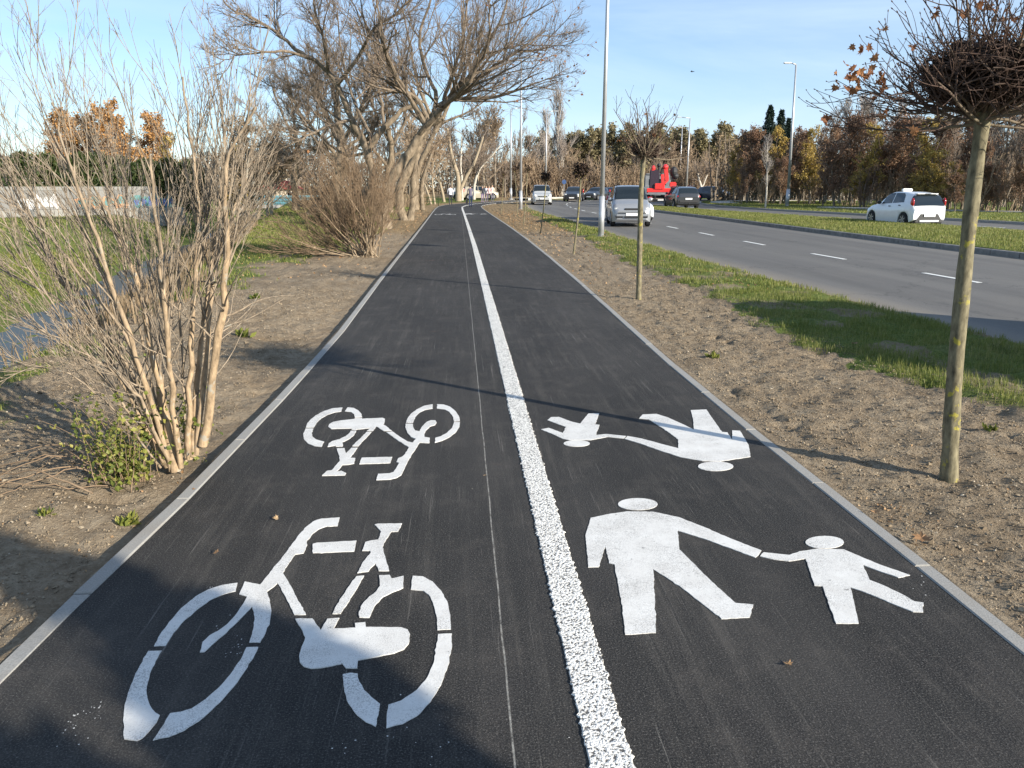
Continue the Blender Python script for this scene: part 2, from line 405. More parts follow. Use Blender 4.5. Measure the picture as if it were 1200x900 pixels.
    M['trim'] = simple('black_plastic_trim', (.018,.018,.019), .55)
    M['plate'] = simple('white_number_plate', (.75,.75,.74), .4)
    M['red_lens'] = simple('red_lamp_lens', (.42,.012,.012), .15, coat=.8)
    M['clear_lens'] = simple('headlamp_glass', (.72,.72,.66), .12, coat=1)
    m, nt, b = mat('tinted_car_glass'); b.inputs['Base Color'].default_value=(.012,.017,.02,1); b.inputs['Roughness'].default_value=.06
    b.inputs['Specular IOR Level'].default_value=.8; M['glass'] = m
    def car(name, c, metal=.0):
        m, nt, b = mat(name); n = noise(nt, 3, 2, vec=coords(nt))
        r = ramp(nt, n.outputs[0], [(.3,tuple(x*.93 for x in c)),(.7,c)]); nt.links.new(r.outputs[0], b.inputs['Base Color'])
        b.inputs['Roughness'].default_value=.32; b.inputs['Metallic'].default_value=metal; b.inputs['Coat Weight'].default_value=1; b.inputs['Coat Roughness'].default_value=.06
        return m
    M['car_silver'] = car('silver_car_paint', (.33,.34,.355), .4)
    M['car_grey'] = car('pale_grey_car_paint', (.52,.53,.52), .3)
    M['car_white'] = car('white_car_paint', (.78,.79,.80))
    M['car_black'] = car('black_car_paint', (.02,.021,.024), .2)
    M['car_dark'] = car('anthracite_car_paint', (.045,.048,.052), .4)
    M['car_blue'] = car('dark_blue_car_paint', (.02,.03,.05), .3)
    M['car_beige'] = car('cream_car_paint', (.38,.34,.26), .1)
    M['crane_red'] = simple('red_crane_paint', (.72,.035,.03), .35, 0, .08, 4, coat=.5)
    M['crane_dark'] = simple('dark_crane_steel', (.035,.022,.035), .5)
    M['truck_grey'] = simple('dirty_grey_truck_paint', (.20,.21,.22), .5, 0, .2, 3)
    M['skin'] = simple('skin', (.55,.34,.25), .5, var=.05)
    M['hair'] = simple('brown_hair', (.05,.03,.02), .6); M['hair_fair'] = simple('fair_hair', (.45,.32,.17), .6)
    for k, c in dict(cl_white=(.75,.76,.78), cl_dark=(.03,.03,.04), cl_grey=(.12,.11,.15), cl_pink=(.62,.42,.42), cl_cream=(.66,.58,.48), cl_navy=(.03,.045,.10), cl_lilac=(.22,.17,.27), cl_blue=(.10,.20,.32)).items():
        M[k] = simple(k.replace('cl_','')+'_cloth', c, .85, var=.1)
    # walls, houses, bridge
    m, nt, b = mat('grey_slab_wall'); o = coords(nt)
    br = N(nt,'ShaderNodeTexBrick'); mp = nt.nodes.new('ShaderNodeMapping'); mp.inputs['Rotation'].default_value=(math.radians(90),0,0)
    nt.links.new(o, mp.inputs[0]); nt.links.new(mp.outputs[0], br.inputs['Vector'])
    br.inputs['Scale'].default_value=1.0; br.inputs['Brick Width'].default_value=2.0; br.inputs['Row Height'].default_value=.5
    br.inputs['Mortar Size'].default_value=.02; br.inputs['Color1'].default_value=(.19,.185,.175,1); br.inputs['Color2'].default_value=(.23,.225,.21,1); br.inputs['Mortar'].default_value=(.15,.15,.14,1)
    nt.links.new(br.outputs[0], b.inputs['Base Color']); b.inputs['Roughness'].default_value=.9; M['wall'] = m
    M['wall_foot'] = simple('concrete_footing', (.27,.26,.235), .9, var=.2, sc=2)
    for k, c in dict(gr_white=(.45,.45,.45), gr_violet=(.30,.13,.42), gr_orange=(.40,.22,.12), gr_teal=(.08,.20,.20), gr_blue=(.08,.13,.32), gr_black=(.03,.03,.03)).items():
        M[k] = simple('spray_'+k[3:], c, .7)
    M['red_roof'] = simple('red_roof_tiles', (.30,.05,.035), .75, var=.2, sc=6)
    M['cream_wall'] = simple('cream_render', (.66,.58,.44), .85)
    M['white_wall'] = simple('white_render', (.74,.74,.72), .85)
    M['cyan'] = simple('turquoise_paint', (.10,.27,.33), .5)
    m, nt, b = mat('stream_water'); b.inputs['Base Color'].default_value=(.045,.045,.035,1); b.inputs['Roughness'].default_value=.3; b.inputs['Specular IOR Level'].default_value=.15
    n = noise(nt, 3, 3, vec=coords(nt,(1,.5,1))); bump(nt,b,n.outputs[0],.15,.05); M['water'] = m
    M['sign_blue'] = simple('blue_sign_face', (.03,.07,.18), .5)
build_mats()

# ------------------------------------------------------------------ plan of the place
def curve(pts):
    pts = sorted(pts, key=lambda p: p[0]); ys = np.array([p[0] for p in pts]); xs = np.array([p[1] for p in pts])
    return lambda y: np.interp(y, ys, xs)
XL = curve([(-40,-1.75),(2.4,-1.61),(3,-1.56),(4,-1.49),(6.3,-1.41),(9,-1.37),(14,-1.42),(25,-1.49),(37,-1.58),(50,-1.7),(60,-1.76),(66,-1.7),(72,-1.2),(78,.2),(84,2.2),(90,4.6),(95,6.6)])
XR = curve([(-40,2.1),(2.3,2.02),(3.5,2.0),(5,1.97),(7,1.96),(9,1.99),(13,2.06),(18,2.1),(24,2.11),(33,2.05),(42,1.93),(52,1.8),(60,1.72),(66,1.78),(70,2.05),(75,2.9),(80,4.3),(86,6.3),(92,8.6),(95,9.8)])
XC = curve([(-40,.41),(2,.42),(10,.42),(22,.41),(37,.34),(50,.27),(58,.22),(64,.22),(69,.55),(75,1.4),(80,2.6),(86,4.4),(92,6.7),(95,8.0)])
GS = curve([(-40,4.2),(4,4.15),(5.5,4.0),(7.1,3.78),(8.6,3.58),(11,3.85),(14,3.85),(18,3.8),(22,3.95),(27,4.15),(35,4.1),(50,4.4),(60,4.8),(100,9)])
RN = curve([(-40,7.2),(4,6.35),(8,6.06),(10,5.93),(14,5.72),(18,5.56),(23,5.45),(32,5.5),(41,5.45),(50,5.25),(58,5.35),(66,5.75),(74,6.5),(82,8.0),(90,10.6),(97,14.5),(101,18),(103.5,24),(105,40),(106,140)])
def smooth_line(pts, n):
    P, _ = poly([(a,b,0) for a,b in pts], 1, 1, n); return P[0][:,:2]
def strip(name, pts, w0, w1, z, m, n=160, thick=0, obj=True, zfun=None, label=None, cols=1):
    """a band along a line, from w0 to w1 sideways (right positive)"""
    c = smooth_line(pts, n); t = np.gradient(c, axis=0); t /= np.linalg.norm(t,axis=1,keepdims=True)
    nr = np.stack([t[:,1], -t[:,0]], 1)
    us = np.linspace(w0, w1, cols+1)
    V = []; 
    for u in us: V.append(np.column_stack([c+nr*u, np.full(n, z)]))
    V = np.stack(V,1)   # n, cols+1, 3
    mb = MB(); k = cols+1
    i = np.arange(n-1)[:,None]*k; j = np.arange(cols)[None,:]
    q = np.stack([i+j, i+j+1, i+k+j+1, i+k+j], -1).reshape(-1,4)
    mb.add(V.reshape(-1,3), quads=q, at=np.tile(np.linspace(0,1,k), n))
    if thick:
        for s_, u in ((0,w0),(1,w1)):
            a = np.column_stack([c+nr*u, np.full(n, z)]); b_ = a.copy(); b_[:,2] -= thick
            base = np.vstack([a,b_]); ii = np.arange(n-1)
            qq = np.stack([ii, ii+1, n+ii+1, n+ii], 1)
            mb.add(base, quads=qq if s_ else qq[:,::-1])
    o = mb.build(name, m, smooth=False); return o
ROADA = [(10.9,-30),(10.3,-10),(10.0,2),(9.85,12),(9.45,22),(9.4,32),(9.4,42),(9.2,52),(9.35,60),(9.85,68),(10.8,76),(12.3,84),(15.2,91),(19.5,97),(26,101),(36,103),(60,103.5),(140,103)]
ROADB = [(38,-30),(33,-8),(29.5,6),(26,18),(23.3,28),(21.8,38),(20.6,46),(19.3,54),(18.9,62),(19.4,70),(21.0,78),(24.5,85),(31,90),(42,93),(140,94)]

# ground height
STREAM = curve([(-40,1),(5,-6.6),(14,-8.6),(22,-10.6),(32,-12.6),(41,-14.0),(55,-16.6),(86,-22.2),(110,-27),(130,-32),(400,-110)])
def height(x, y, fine=True):
    xl = XL(y)-.09; xr = XR(y)+.09; rn = RN(y)
    on_path = sstep(xl+.03, xl+.10, x)*(1-sstep(xr-.10, xr-.03, x))*(y<96)
    # left side
    d = xl - x                       # distance left of the kerb
    s = STREAM(y); top = np.clip(s+4.6, None, xl-2.6)
    down = sstep(0,1,(top-x)/np.maximum(top-s-.5,.5))      # 0 on the top of the bank, 1 at the water
    hl = -.055*sstep(.0,.03,d) + .05*sstep(.1,1.2,d) - down*1.7
    up = sstep(0,1,(s-.6-x)/5.5)
    hl = hl + up*1.55*np.where(x < s, 1, 0)
    lump = (vnoise(x,y,.9,3)-.5)*.05 + (vnoise(x,y,.35,4)-.5)*.03
    hl = hl + lump*sstep(.05,.7,d)
    # right side
    e = x - xr
    hr = -.012*sstep(0,.03,e) + lump*.6*sstep(.05,.5,e)
    gs = GS(y)
    hr = hr + .035*sstep(gs-.15, gs+.25, x) - .03*sstep(rn-.5, rn-.05, x)
    hr = hr - .16*sstep(rn-.06, rn+.2, x)
    h = np.where(x < (xl+xr)/2, hl, hr)
    h = np.where((x < xl+.1)|(y > 96), h, h)
    fr = (1-on_path)
    if fine:
        soilr = ((vnoise(x,y,.13,5)-.5)*.034 + (vnoise(x,y,.055,6)-.5)*.026 + np.abs(vnoise(x,y,.22,7)-.5)*.03)
        pit = sstep(.80,.93,vnoise(x,y,.16,51))*sstep(.45,.6,vnoise(x,y,.9,52)); soilr = soilr - .05*pit
        h = h + soilr*np.where(x<0, sstep(.03,.25,d), sstep(.02,.2,e))*np.where((x>rn-.1),0,1)
    h = h*fr - .14*on_path
    return h

def make_ground():
    xs = [ -7.0 ]
    xs = list(np.arange(-7, -1.3, .045)) + list(np.arange(-1.3, 1.8, .14)) + list(np.arange(1.8, 6.6, .04))
    step = .05; x = xs[-1]
    while x < 420: step *= 1.06; x += step; xs.append(x)
    step = .05; x = -7; L_ = []
    while x > -420: step *= 1.045; x -= step; L_.append(x)
    xs = np.array(L_[::-1]+xs)
    ys = list(np.arange(1.5, 11, .035)); step = .035; y = ys[-1]
    while y < 700: step *= 1.032; y += step; ys.append(y)
    step = .05; y = 1.5; L_ = []
    while y > -60: step *= 1.2; y -= step; L_.append(y)
    ys = np.array(L_[::-1]+ys)
    X, Y = np.meshgrid(xs, ys)
    Z = height(X, Y)
    # carriageway B, its far verge and the woods beyond
    B = smooth_line(ROADB, 300); A = smooth_line(ROADA, 300)
    yb = B[:,1]; o = np.argsort(yb); xb = np.interp(Y, yb[o], B[o,0])
    tB = np.gradient(B, axis=0); ty = np.abs(tB[:,1])/np.linalg.norm(tB,axis=1); wB = 3.2/np.maximum(np.interp(Y, yb[o], ty[o]), .15)
    Z = np.where(X > RN(Y)+.3, -.19, Z)
    Z = np.where((X > xb+wB)&(Y<87), .10*sstep(0,.4,X-xb-wB)-.19*(1-sstep(0,.4,X-xb-wB))+(vnoise(X,Y,1.2,8)-.5)*.05, Z)
    Z = np.where((Y>107.6), .12+(vnoise(X,Y,2,9)-.5)*.1, Z)
    Z = np.where((X<XR(Y)+.1)|(Y>107.6)|(X>RN(Y)+.2), Z, Z)
    nx, ny = len(xs), len(ys)
    i = np.arange(ny-1)[:,None]*nx; j = np.arange(nx-1)[None,:]
    q = np.stack([i+j, i+j+1, i+nx+j+1, i+nx+j], -1).reshape(-1,4)
    mb = MB(); V = np.stack([X,Y,Z],-1).reshape(-1,3)
    mb.add(V, quads=q)
    me = mb.mesh('ground', M['ground'])
    g, l = surface(X, Y, xb)
    for nm, d in (('grass',g),('litter',l)):
        a = me.attributes.new(nm,'FLOAT','POINT'); a.data.foreach_set('value', d.astype(np.float32).ravel())
    o = link('ground', me); o['kind'] = 'structure'
    return o
def surface(X, Y, xb):
    """how much turf / fallen leaves grow or lie at a point"""
    gs = GS(Y); rn = RN(Y); xl = XL(Y)
    n = vnoise(X,Y,.5,12)*.5+vnoise(X,Y,.17,13)*.5
    g = sstep(gs-.12, gs+.12, X+(n-.5)*.5)*(X<rn-.1)*(1-.55*sstep(.5,.75,vnoise(X,Y,.7,47)*0+1-vnoise(X,Y,.7,47)))
    far = sstep(38, 55, Y)
    g = g*(1-.55*far*sstep(.4,.6,vnoise(X,Y,3,14)+.15))
    g = np.where(X > rn, 0.0, g)
    g = np.where(X > xb+3, 1.0-.5*sstep(.55,.75,vnoise(X,Y,2,15)), g)
    # left
    d = xl - X
    pn = vnoise(X,Y,1.1,16)*.6+vnoise(X,Y,.35,17)*.4
    gl = .20 + .55*sstep(1.6,3.6,d+(pn-.5)*3.0)*sstep(2.5,5,Y) + .75*sstep(18.5,21,Y+(pn-.5)*3)*sstep(1.0,2.2,d)*(1-.45*sstep(23.8,25.5,Y)*(1-sstep(28,30,Y)))
    gl = gl*(.55+.9*pn); gl = np.where(d > 5.0, .95, gl)
    gl = gl*sstep(.2,1.3,d)
    g = np.where(X < xl, gl, g)
    lit = sstep(22,34,Y)*np.where((X<xl)&(d<4.5)|((X>XR(Y))&(X<gs)), .8, 0) 
    lit = np.where((Y>107)|((Y>60)&(X<xl)), .7, lit)
    g = np.where(Y>107.6, .25, g)
    g = np.where((X<xl)&(Y>34)&(d<4.5), g*.6, g)
    return g, lit
make_ground()

# path sheet
def path_sheet():
    ys = np.concatenate([np.arange(-12,20,.5), np.arange(20,95,1.0)]); us = np.linspace(0,1,9)
    V = np.array([[(XL(y)*(1-u)+XR(y)*u, y, .0) for u in us] for y in ys])
    k = 9; n = len(ys); i = np.arange(n-1)[:,None]*k; j = np.arange(k-1)[None,:]
    mb = MB(); mb.add(V.reshape(-1,3), quads=np.stack([i+j,i+j+1,i+k+j+1,i+k+j],-1).reshape(-1,4))
    mb.build('path', M['asphalt'], smooth=False)['kind'] = 'structure'
path_sheet()
def kerb(side):
    mb = MB(); f = XL if side < 0 else XR; w = .075; y = -12.0; rnd = random.Random(side+5)
    while y < 94:
        L = 1.0; g = .009; a, b_ = y+g/2, y+L-g/2
        dz = rnd.uniform(-.0025,.003)
        for (s0, s1) in ((0,w),):
            xa, xb_ = f(a), f(b_)
            x0a, x1a = sorted((xa+side*.001, xa+side*w)); x0b, x1b = sorted((xb_+side*.001, xb_+side*w))
            zt = .005+dz; e = .006
            v = [(x0a,a,-.2),(x1a,a,-.2),(x1b,b_,-.2),(x0b,b_,-.2),
                 (x0a,a,zt-e),(x1a,a,zt-e),(x1b,b_,zt-e),(x0b,b_,zt-e),
                 (x0a+e,a+e*.5,zt),(x1a-e,a+e*.5,zt),(x1b-e,b_-e*.5,zt),(x0b+e,b_-e*.5,zt)]
            q = [(0,1,5,4),(1,2,6,5),(2,3,7,6),(3,0,4,7),(4,5,9,8),(5,6,10,9),(6,7,11,10),(7,4,8,11),(8,9,10,11)]
            mb.add(v, quads=q)
        y += L
    mb.build('path_kerb', M['kerb'], smooth=False)['kind'] = 'structure'
kerb(-1); kerb(1)

# ragged gritty centre line, a real raised layer
def centre_line():
    rng = np.random.default_rng(5)
    ys = np.concatenate([np.arange(-4,12,.012), np.arange(12,30,.05), np.arange(30,94,.5)])
    amp = np.clip(1.2-ys/30, .1, 1)
    jl = (rng.random(len(ys))**3)*.013*amp; jr = (rng.random(len(ys))**3)*.011*amp
    hw = .064; c = XC(ys); z = .006
    V = np.stack([np.stack([c-hw-jl, ys, np.full_like(ys,.001)],1), np.stack([c-hw-jl+.003, ys, np.full_like(ys,z)],1),
                  np.stack([c+hw+jr-.003, ys, np.full_like(ys,z)],1), np.stack([c+hw+jr, ys, np.full_like(ys,.001)],1)],1)
    n = len(ys); i = np.arange(n-1)[:,None]*4; j = np.arange(3)[None,:]
    mb = MB(); mb.add(V.reshape(-1,3), quads=np.stack([i+j,i+j+1,i+4+j+1,i+4+j],-1).reshape(-1,4))
    # splashes of the same grit beside the line
    o = mb.build('centre_line', M['grit_paint'], smooth=False)
    tag(o, 'long speckled white line dividing the cycle lane from the footway', 'line marking')
centre_line()

# stencilled symbols: outlines in photo coordinates laid on the path's surface, each piece a slab 2-4 mm thick
def slab_marking(name, polys, label, group=None, holes=None):
    bm = bmesh.new(); rr = random.Random(len(label))
    for i, p in enumerate(polys):
        z = .0028+.00025*(i % 9)
        raw = [G(x,y) for x,y in p]; pts = []
        for a_, b_ in zip(raw, raw[1:]+raw[:1]):       # slightly ragged stencil edges
            L_ = math.hypot(b_[0]-a_[0], b_[1]-a_[1]); m_ = max(1, int(L_/.018)); nx_, ny_ = -(b_[1]-a_[1])/(L_+1e-9), (b_[0]-a_[0])/(L_+1e-9)
            for q in range(m_):
                t_ = q/m_; e_ = 0 if q == 0 else rr.gauss(0,.0011)+(rr.random()<.03)*rr.uniform(-.005,.005)
                pts.append((a_[0]+(b_[0]-a_[0])*t_+nx_*e_, a_[1]+(b_[1]-a_[1])*t_+ny_*e_))
        vs = [bm.verts.new((a,b,z)) for a,b in pts]
        f = bm.faces.new(vs)
        if f.normal.z < 0 or True:
            f.normal_update()
            if f.normal.z < 0: f.normal_flip()
        r = bmesh.ops.triangulate(bm, faces=[f])
        lo = [bm.verts.new((a,b,.0003)) for a,b in pts]; n = len(pts)
        for k in range(n):
            bm.faces.new((vs[k], vs[(k+1)%n], lo[(k+1)%n], lo[k]))
    me = bpy.data.meshes.new(name); bm.to_mesh(me); bm.free(); me.materials.append(M['paint'])
    o = link(name, me); tag(o, label, 'road marking', group); return o
def cz(ox, oy, k, pts): return [(ox+x*k, oy+y*k) for x,y in pts]
# near bicycle (crop 130,580 scale 430/1200)
k = 430/1200
NB = [cz(130,580,k,p) for p in [
 [(44,800),(40,740),(44,700),(56,650),(76,600),(95,560),(122,512),(166,511),(146,545),(128,585),(118,625),(118,655),(124,680),(136,703),(160,722),(150,745),(128,772),(104,797),(86,806),(62,803)],
 [(141,496),(160,460),(190,418),(230,372),(275,335),(320,310),(365,296),(414,289),(408,316),(375,324),(335,340),(290,370),(240,412),(205,452),(179,495)],
 [(138,804),(162,768),(180,738),(194,716),(230,711),(265,700),(310,670),(350,635),(390,590),(425,540),(444,500),(482,499),(470,525),(440,575),(405,625),(370,665),(330,705),(290,740),(240,772),(190,793)],
 [(453,484),(466,440),(470,400),(462,366),(430,400),(400,430),(365,463),(330,492),(306,515),(291,516),(300,483),(322,462),(350,447),(380,425),(405,398),(430,362),(446,334),(420,326),(438,285),(488,295),(510,268),(545,225),(580,180),(612,135),(640,105),(662,88),(690,79),(748,75),(741,103),(705,104),(680,113),(660,128),(640,155),(642,165),(630,192),(603,196),(580,228),(562,256),(590,302),(615,352),(638,393),(600,393),(578,350),(552,300),(545,290),(510,318),(520,345),(525,380),(520,415),(505,455),(488,484)],
 [(660,162),(674,158),(803,151),(795,186),(661,191)],
 [(822,184),(832,156),(850,151),(874,148),(884,122),(862,99),(872,96),(952,95),(939,121),(917,122),(893,158),(888,172),(900,215),(910,250),(876,250),(866,226),(850,240),(842,252),(806,257),(824,222),(850,190),(848,184)],
 [(803,268),(828,266),(800,315),(775,355),(751,390),(725,391),(740,360),(760,330),(785,292)],
 [(813,402),(811,385),(822,360),(845,335),(868,318),(880,300),(877,265),(912,264),(918,276),(957,267),(956,305),(920,320),(890,335),(862,365),(845,403)],
 [(603,408),(659,407),(686,445),(708,408),(747,405),(728,440),(800,437),(798,422),(832,419),(834,435),(950,436),(970,443),(978,458),(974,488),(958,507),(925,520),(860,533),(808,543),(806,569),(768,568),(757,554),(720,562),(690,567),(655,570),(632,564),(618,550),(616,530),(624,500),(636,468),(620,435)],
 [(758,588),(807,586),(812,612),(828,640),(852,663),(880,685),(875,720),(866,760),(835,745),(805,722),(778,685),(764,645)],
 [(901,764),(903,712),(908,688),(950,674),(1000,640),(1035,598),(1056,550),(1064,500),(1070,457),(1115,455),(1115,500),(1102,560),(1080,622),(1045,678),(1000,725),(955,750)],
 [(1068,443),(1067,410),(1058,370),(1045,335),(1022,315),(981,311),(987,266),(1020,268),(1052,285),(1080,315),(1100,350),(1110,395),(1112,441)]]]
slab_marking('bicycle_marking', NB, 'large white bicycle symbol in the foreground, front wheel in shadow')
k = 200/1200
FB = [cz(350,465,k,p) for p in [
 [(50,218),(60,190),(85,160),(125,130),(175,103),(240,82),(308,77),(300,104),(250,112),(200,130),(160,152),(130,180),(106,218)],
 [(48,225),(104,225),(92,255),(100,285),(125,303),(180,318),(160,354),(110,348),(65,330),(38,300),(32,265)],
 [(325,104),(345,76),(385,80),(420,98),(440,120),(446,145),(395,147),(388,122),(365,108)],
 [(208,212),(215,195),(240,180),(290,170),(390,158),(398,152),(446,152),(446,157),(590,150),(607,158),(604,178),(594,198),(620,212),(656,242),(598,242),(545,210),(520,243),(480,242),(505,222),(410,232),(404,236),(372,234),(376,224),(230,228)],
 [(366,242),(404,242),(392,268),(365,292),(330,312),(306,322),(312,342),(308,353),(262,353),(258,345),(204,354),(212,330),(235,315),(290,300),(330,280),(352,262)],
 [(478,250),(512,250),(480,285),(450,315),(420,350),(378,350),(400,325),(440,288)],
 [(268,366),(322,364),(332,402),(372,362),(414,361),(390,395),(360,432),(398,434),(390,472),(350,480),(308,482),(290,505),(268,530),(300,524),(334,540),(326,554),(164,558),(200,524),(232,520),(262,485),(290,455),(282,410)],
 [(426,476),(444,432),(658,426),(644,468),(560,472)],
 [(618,252),(660,248),(710,284),(766,318),(800,326),(825,298),(790,285),(762,250),(750,215),(752,193),(802,193),(806,220),(818,240),(848,246),(870,210),(900,180),(930,168),(962,169),(970,185),(960,200),(925,210),(902,232),(884,260),(884,286),(922,292),(918,328),(850,325),(838,345),(800,400),(770,450),(745,505),(722,552),(690,572),(640,584),(546,588),(558,546),(640,542),(668,532),(690,498),(706,468),(688,462),(700,436),(730,424),(745,410),(776,358),(700,312),(650,276)],
 [(755,184),(765,155),(790,120),(830,90),(885,64),(942,54),(942,84),(890,93),(850,112),(822,140),(804,184)],
 [(972,54),(1020,56),(1065,72),(1100,100),(1125,135),(1134,172),(1092,175),(1085,140),(1062,110),(1028,90),(972,84)],
 [(1092,181),(1134,180),(1130,212),(1105,250),(1060,286),(1010,310),(958,325),(962,290),(1000,280),(1045,254),(1080,220)]]]
slab_marking('bicycle_marking', FB, 'smaller upside-down white bicycle symbol beyond the large one')
def ell(cx, cy, rx, ry, n=20): return [(cx+rx*math.cos(t*2*math.pi/n), cy+ry*math.sin(t*2*math.pi/n)) for t in range(n)]
k = 430/1200
NP = [cz(670,570,k,p) for p in [
 ell(216,59,65,19.5),
 [(62,104),(120,92),(180,83),(265,84),(350,102),(430,133),(520,172),(620,211),(612,224),(600,234),(530,208),(440,175),(347,146),(352,208),(395,250),(460,315),(536,383),(594,388),(582,430),(490,435),(440,395),(350,325),(266,272),(272,370),(275,480),(175,486),(166,400),(140,256),(122,252),(110,196),(98,235),(88,265),(54,266),(45,160)],
 ell(827,184,63,20.5),
 [(616,230),(628,217),(670,222),(712,226),(745,214),(800,206),(890,208),(950,234),(1020,262),(1106,292),(1068,300),(1010,280),(952,258),(974,308),(1020,326),(1075,352),(1120,378),(1150,382),(1149,413),(1116,412),(1050,386),(980,356),(912,332),(925,390),(938,450),(865,450),(842,390),(820,328),(794,326),(765,238),(710,246),(660,240)]]]
slab_marking('pedestrian_marking', NP, 'large white adult and child symbol in the foreground, upright')
k = 280/1200
FP = [cz(620,460,k,p) for p in [
 ell(239,257,66,16), ell(937,372,89,23.5),
 [(60,186),(100,179),(170,205),(186,174),(140,158),(92,140),(110,125),(150,124),(205,145),(256,158),(298,107),(352,106),(332,162),(354,164),(336,215),(390,210),(486,220),(476,232),(395,224),(310,240),(200,240),(170,234),(110,206)],
 [(480,234),(494,220),(560,232),(650,256),(750,282),(748,236),(680,186),(600,136),(552,132),(570,112),(640,109),(700,128),(770,160),(828,188),(824,140),(812,90),(890,87),(930,145),(970,200),(996,202),(1020,240),(1020,192),(1060,194),(1102,264),(1112,324),(1050,334),(960,347),(870,345),(760,326),(660,294),(560,258)]]]
slab_marking('pedestrian_marking', FP, 'white adult and child symbol further on, heads towards the viewer')
# far pair of the same symbols, foreshortened to bright strips
def mirrored(polys, cx, cy_far, s, flip=1):
    """lay an already outlined symbol again at another spot of the path"""
    P = [[G(x,y) for x,y in p] for p in polys]
    A = np.array([q for p in P for q in p]); c = (A.min(0)+A.max(0))/2
    return [[((q[0]-c[0])*s*flip+cx, (q[1]-c[1])*s*flip+cy_far) for q in p] for p in P]
def slab_world(name, polys, label):
    bm = bmesh.new()
    for i, p in enumerate(polys):
        z = .004+.0006*(i%9); vs = [bm.verts.new((a,b,z)) for a,b in p]; f = bm.faces.new(vs); f.normal_update()
        if f.normal.z < 0: f.normal_flip()
        bmesh.ops.triangulate(bm, faces=[f])
    me = bpy.data.meshes.new(name); bm.to_mesh(me); bm.free(); me.materials.append(M['paint'])
    tag(link(name, me), label, 'road marking')
def flecks():
    rr = random.Random(3); bm = bmesh.new()
    for (px,py,n_,sp) in ((95,845,26,.035),(268,735,10,.03),(277,760,14,.02),(250,690,8,.02),(470,840,8,.03),(760,645,12,.03),(560,300,10,.2),(520,880,6,.05),(392,870,6,.04),(700,880,8,.1),(1090,690,8,.06),(700,360,10,.3)):
        gx,gy = G(px,py)
        for _ in range(n_):
            x = gx+rr.gauss(0,sp); y = gy+rr.gauss(0,sp*1.5); r_ = rr.uniform(.0012,.0035); k_ = 6
            bm.faces.new([bm.verts.new((x+math.cos(a*math.tau/k_)*r_*rr.uniform(.6,1.3), y+math.sin(a*math.tau/k_)*r_*rr.uniform(.6,1.3), .0022)) for a in range(k_)])
    me = bpy.data.meshes.new('paint_flecks'); bm.to_mesh(me); bm.free(); me.materials.append(M['paint'])
    tag(link('paint_flecks', me), 'tiny spilt flecks of white paint round the symbols', 'paint flecks', kind='stuff')
flecks()
slab_world('bicycle_marking', mirrored(NB, -.85, 47.5, 1.15), 'distant white bicycle symbol near the bend of the path')
slab_world('pedestrian_marking', mirrored(NP, 1.0, 48.0, 1.1), 'distant white adult and child symbol near the bend of the path')

# ------------------------------------------------------------------ roads
strip('carriageway', ROADA, -3.95, 3.95, -.05, M['road'], 220, cols=16)['kind'] = 'structure'
strip('far_carriageway', ROADB, -2.9, 2.9, -.045, M['road'], 220, cols=16)['kind'] = 'structure'
def median():
    A = smooth_line(ROADA[:14], 400); B = smooth_line(ROADB[:12], 400)
    ys = np.concatenate([np.arange(-25,75,.4), np.arange(75,84.1,.4)])
    ta = np.gradient(A,axis=0); ta /= np.linalg.norm(ta,axis=1,keepdims=True); tb = np.gradient(B,axis=0); tb /= np.linalg.norm(tb,axis=1,keepdims=True)
    Ar = A+np.stack([ta[:,1],-ta[:,0]],1)*3.95; Bl = B-np.stack([tb[:,1],-tb[:,0]],1)*2.9
    xa = np.interp(ys, Ar[:,1], Ar[:,0]); xb = np.interp(ys, Bl[:,1], Bl[:,0])
    us = np.linspace(0,1,41)
    V = []; 
    for y, a, b_ in zip(ys, xa, xb):
        a2 = a+.16; b2 = max(b_-.16, a2+.1)
        V.append([(a2*(1-u)+b2*u, y, .085+.05*math.sin(math.pi*u)) for u in us])
    V = np.array(V); V[...,2] += (vnoise(V[...,0],V[...,1],.5,21)-.5)*.05
    n = len(ys); k = 41; i = np.arange(n-1)[:,None]*k; j = np.arange(k-1)[None,:]
    mb = MB(); mb.add(V.reshape(-1,3), quads=np.stack([i+j,i+j+1,i+k+j+1,i+k+j],-1).reshape(-1,4))
    me = mb.mesh('median', M['ground']); a = me.attributes.new('grass','FLOAT','POINT'); a.data.foreach_set('value', np.full(n*k,.85,np.float32))
    a = me.attributes.new('litter','FLOAT','POINT'); a.data.foreach_set('value', np.zeros(n*k,np.float32))
    link('median', me)['kind'] = 'structure'
    # kerbs on both sides, in one-metre stones
    for nm, xx, s_ in (('median_kerb', xa, 1), ('median_kerb', xb, -1)):
        kb = MB(); y = -25.0
        while y < 83.5:
            a0 = np.interp(y+.01, ys, xx); a1 = np.interp(y+.99, ys, xx); w = .15*s_
            z = .085; zb = -.2
            v = [(a0,y+.01,zb),(a0+w,y+.01,zb),(a1+w,y+.99,zb),(a1,y+.99,zb),(a0,y+.01,z-.02),(a0+w,y+.01,z),(a1+w,y+.99,z),(a1,y+.99,z-.02),(a0+w*.15,y+.01,z),(a1+w*.15,y+.99,z)]
            q = [(0,3,7,4),(1,5,6,2),(4,7,9,8),(8,9,6,5),(0,4,5,1),(3,2,6,7)]
            if s_ > 0: q = [f_ for f_ in q]
            kb.add(v, quads=q); y += 1
        kb.build(nm, M['shaded_kerb'], smooth=False)['kind'] = 'structure'
    return ys, xa, xb
MED = median()
strip('far_kerb', ROADB, 2.92, 3.10, .075, M['kerb'], 220, thick=.25)['kind'] = 'structure'
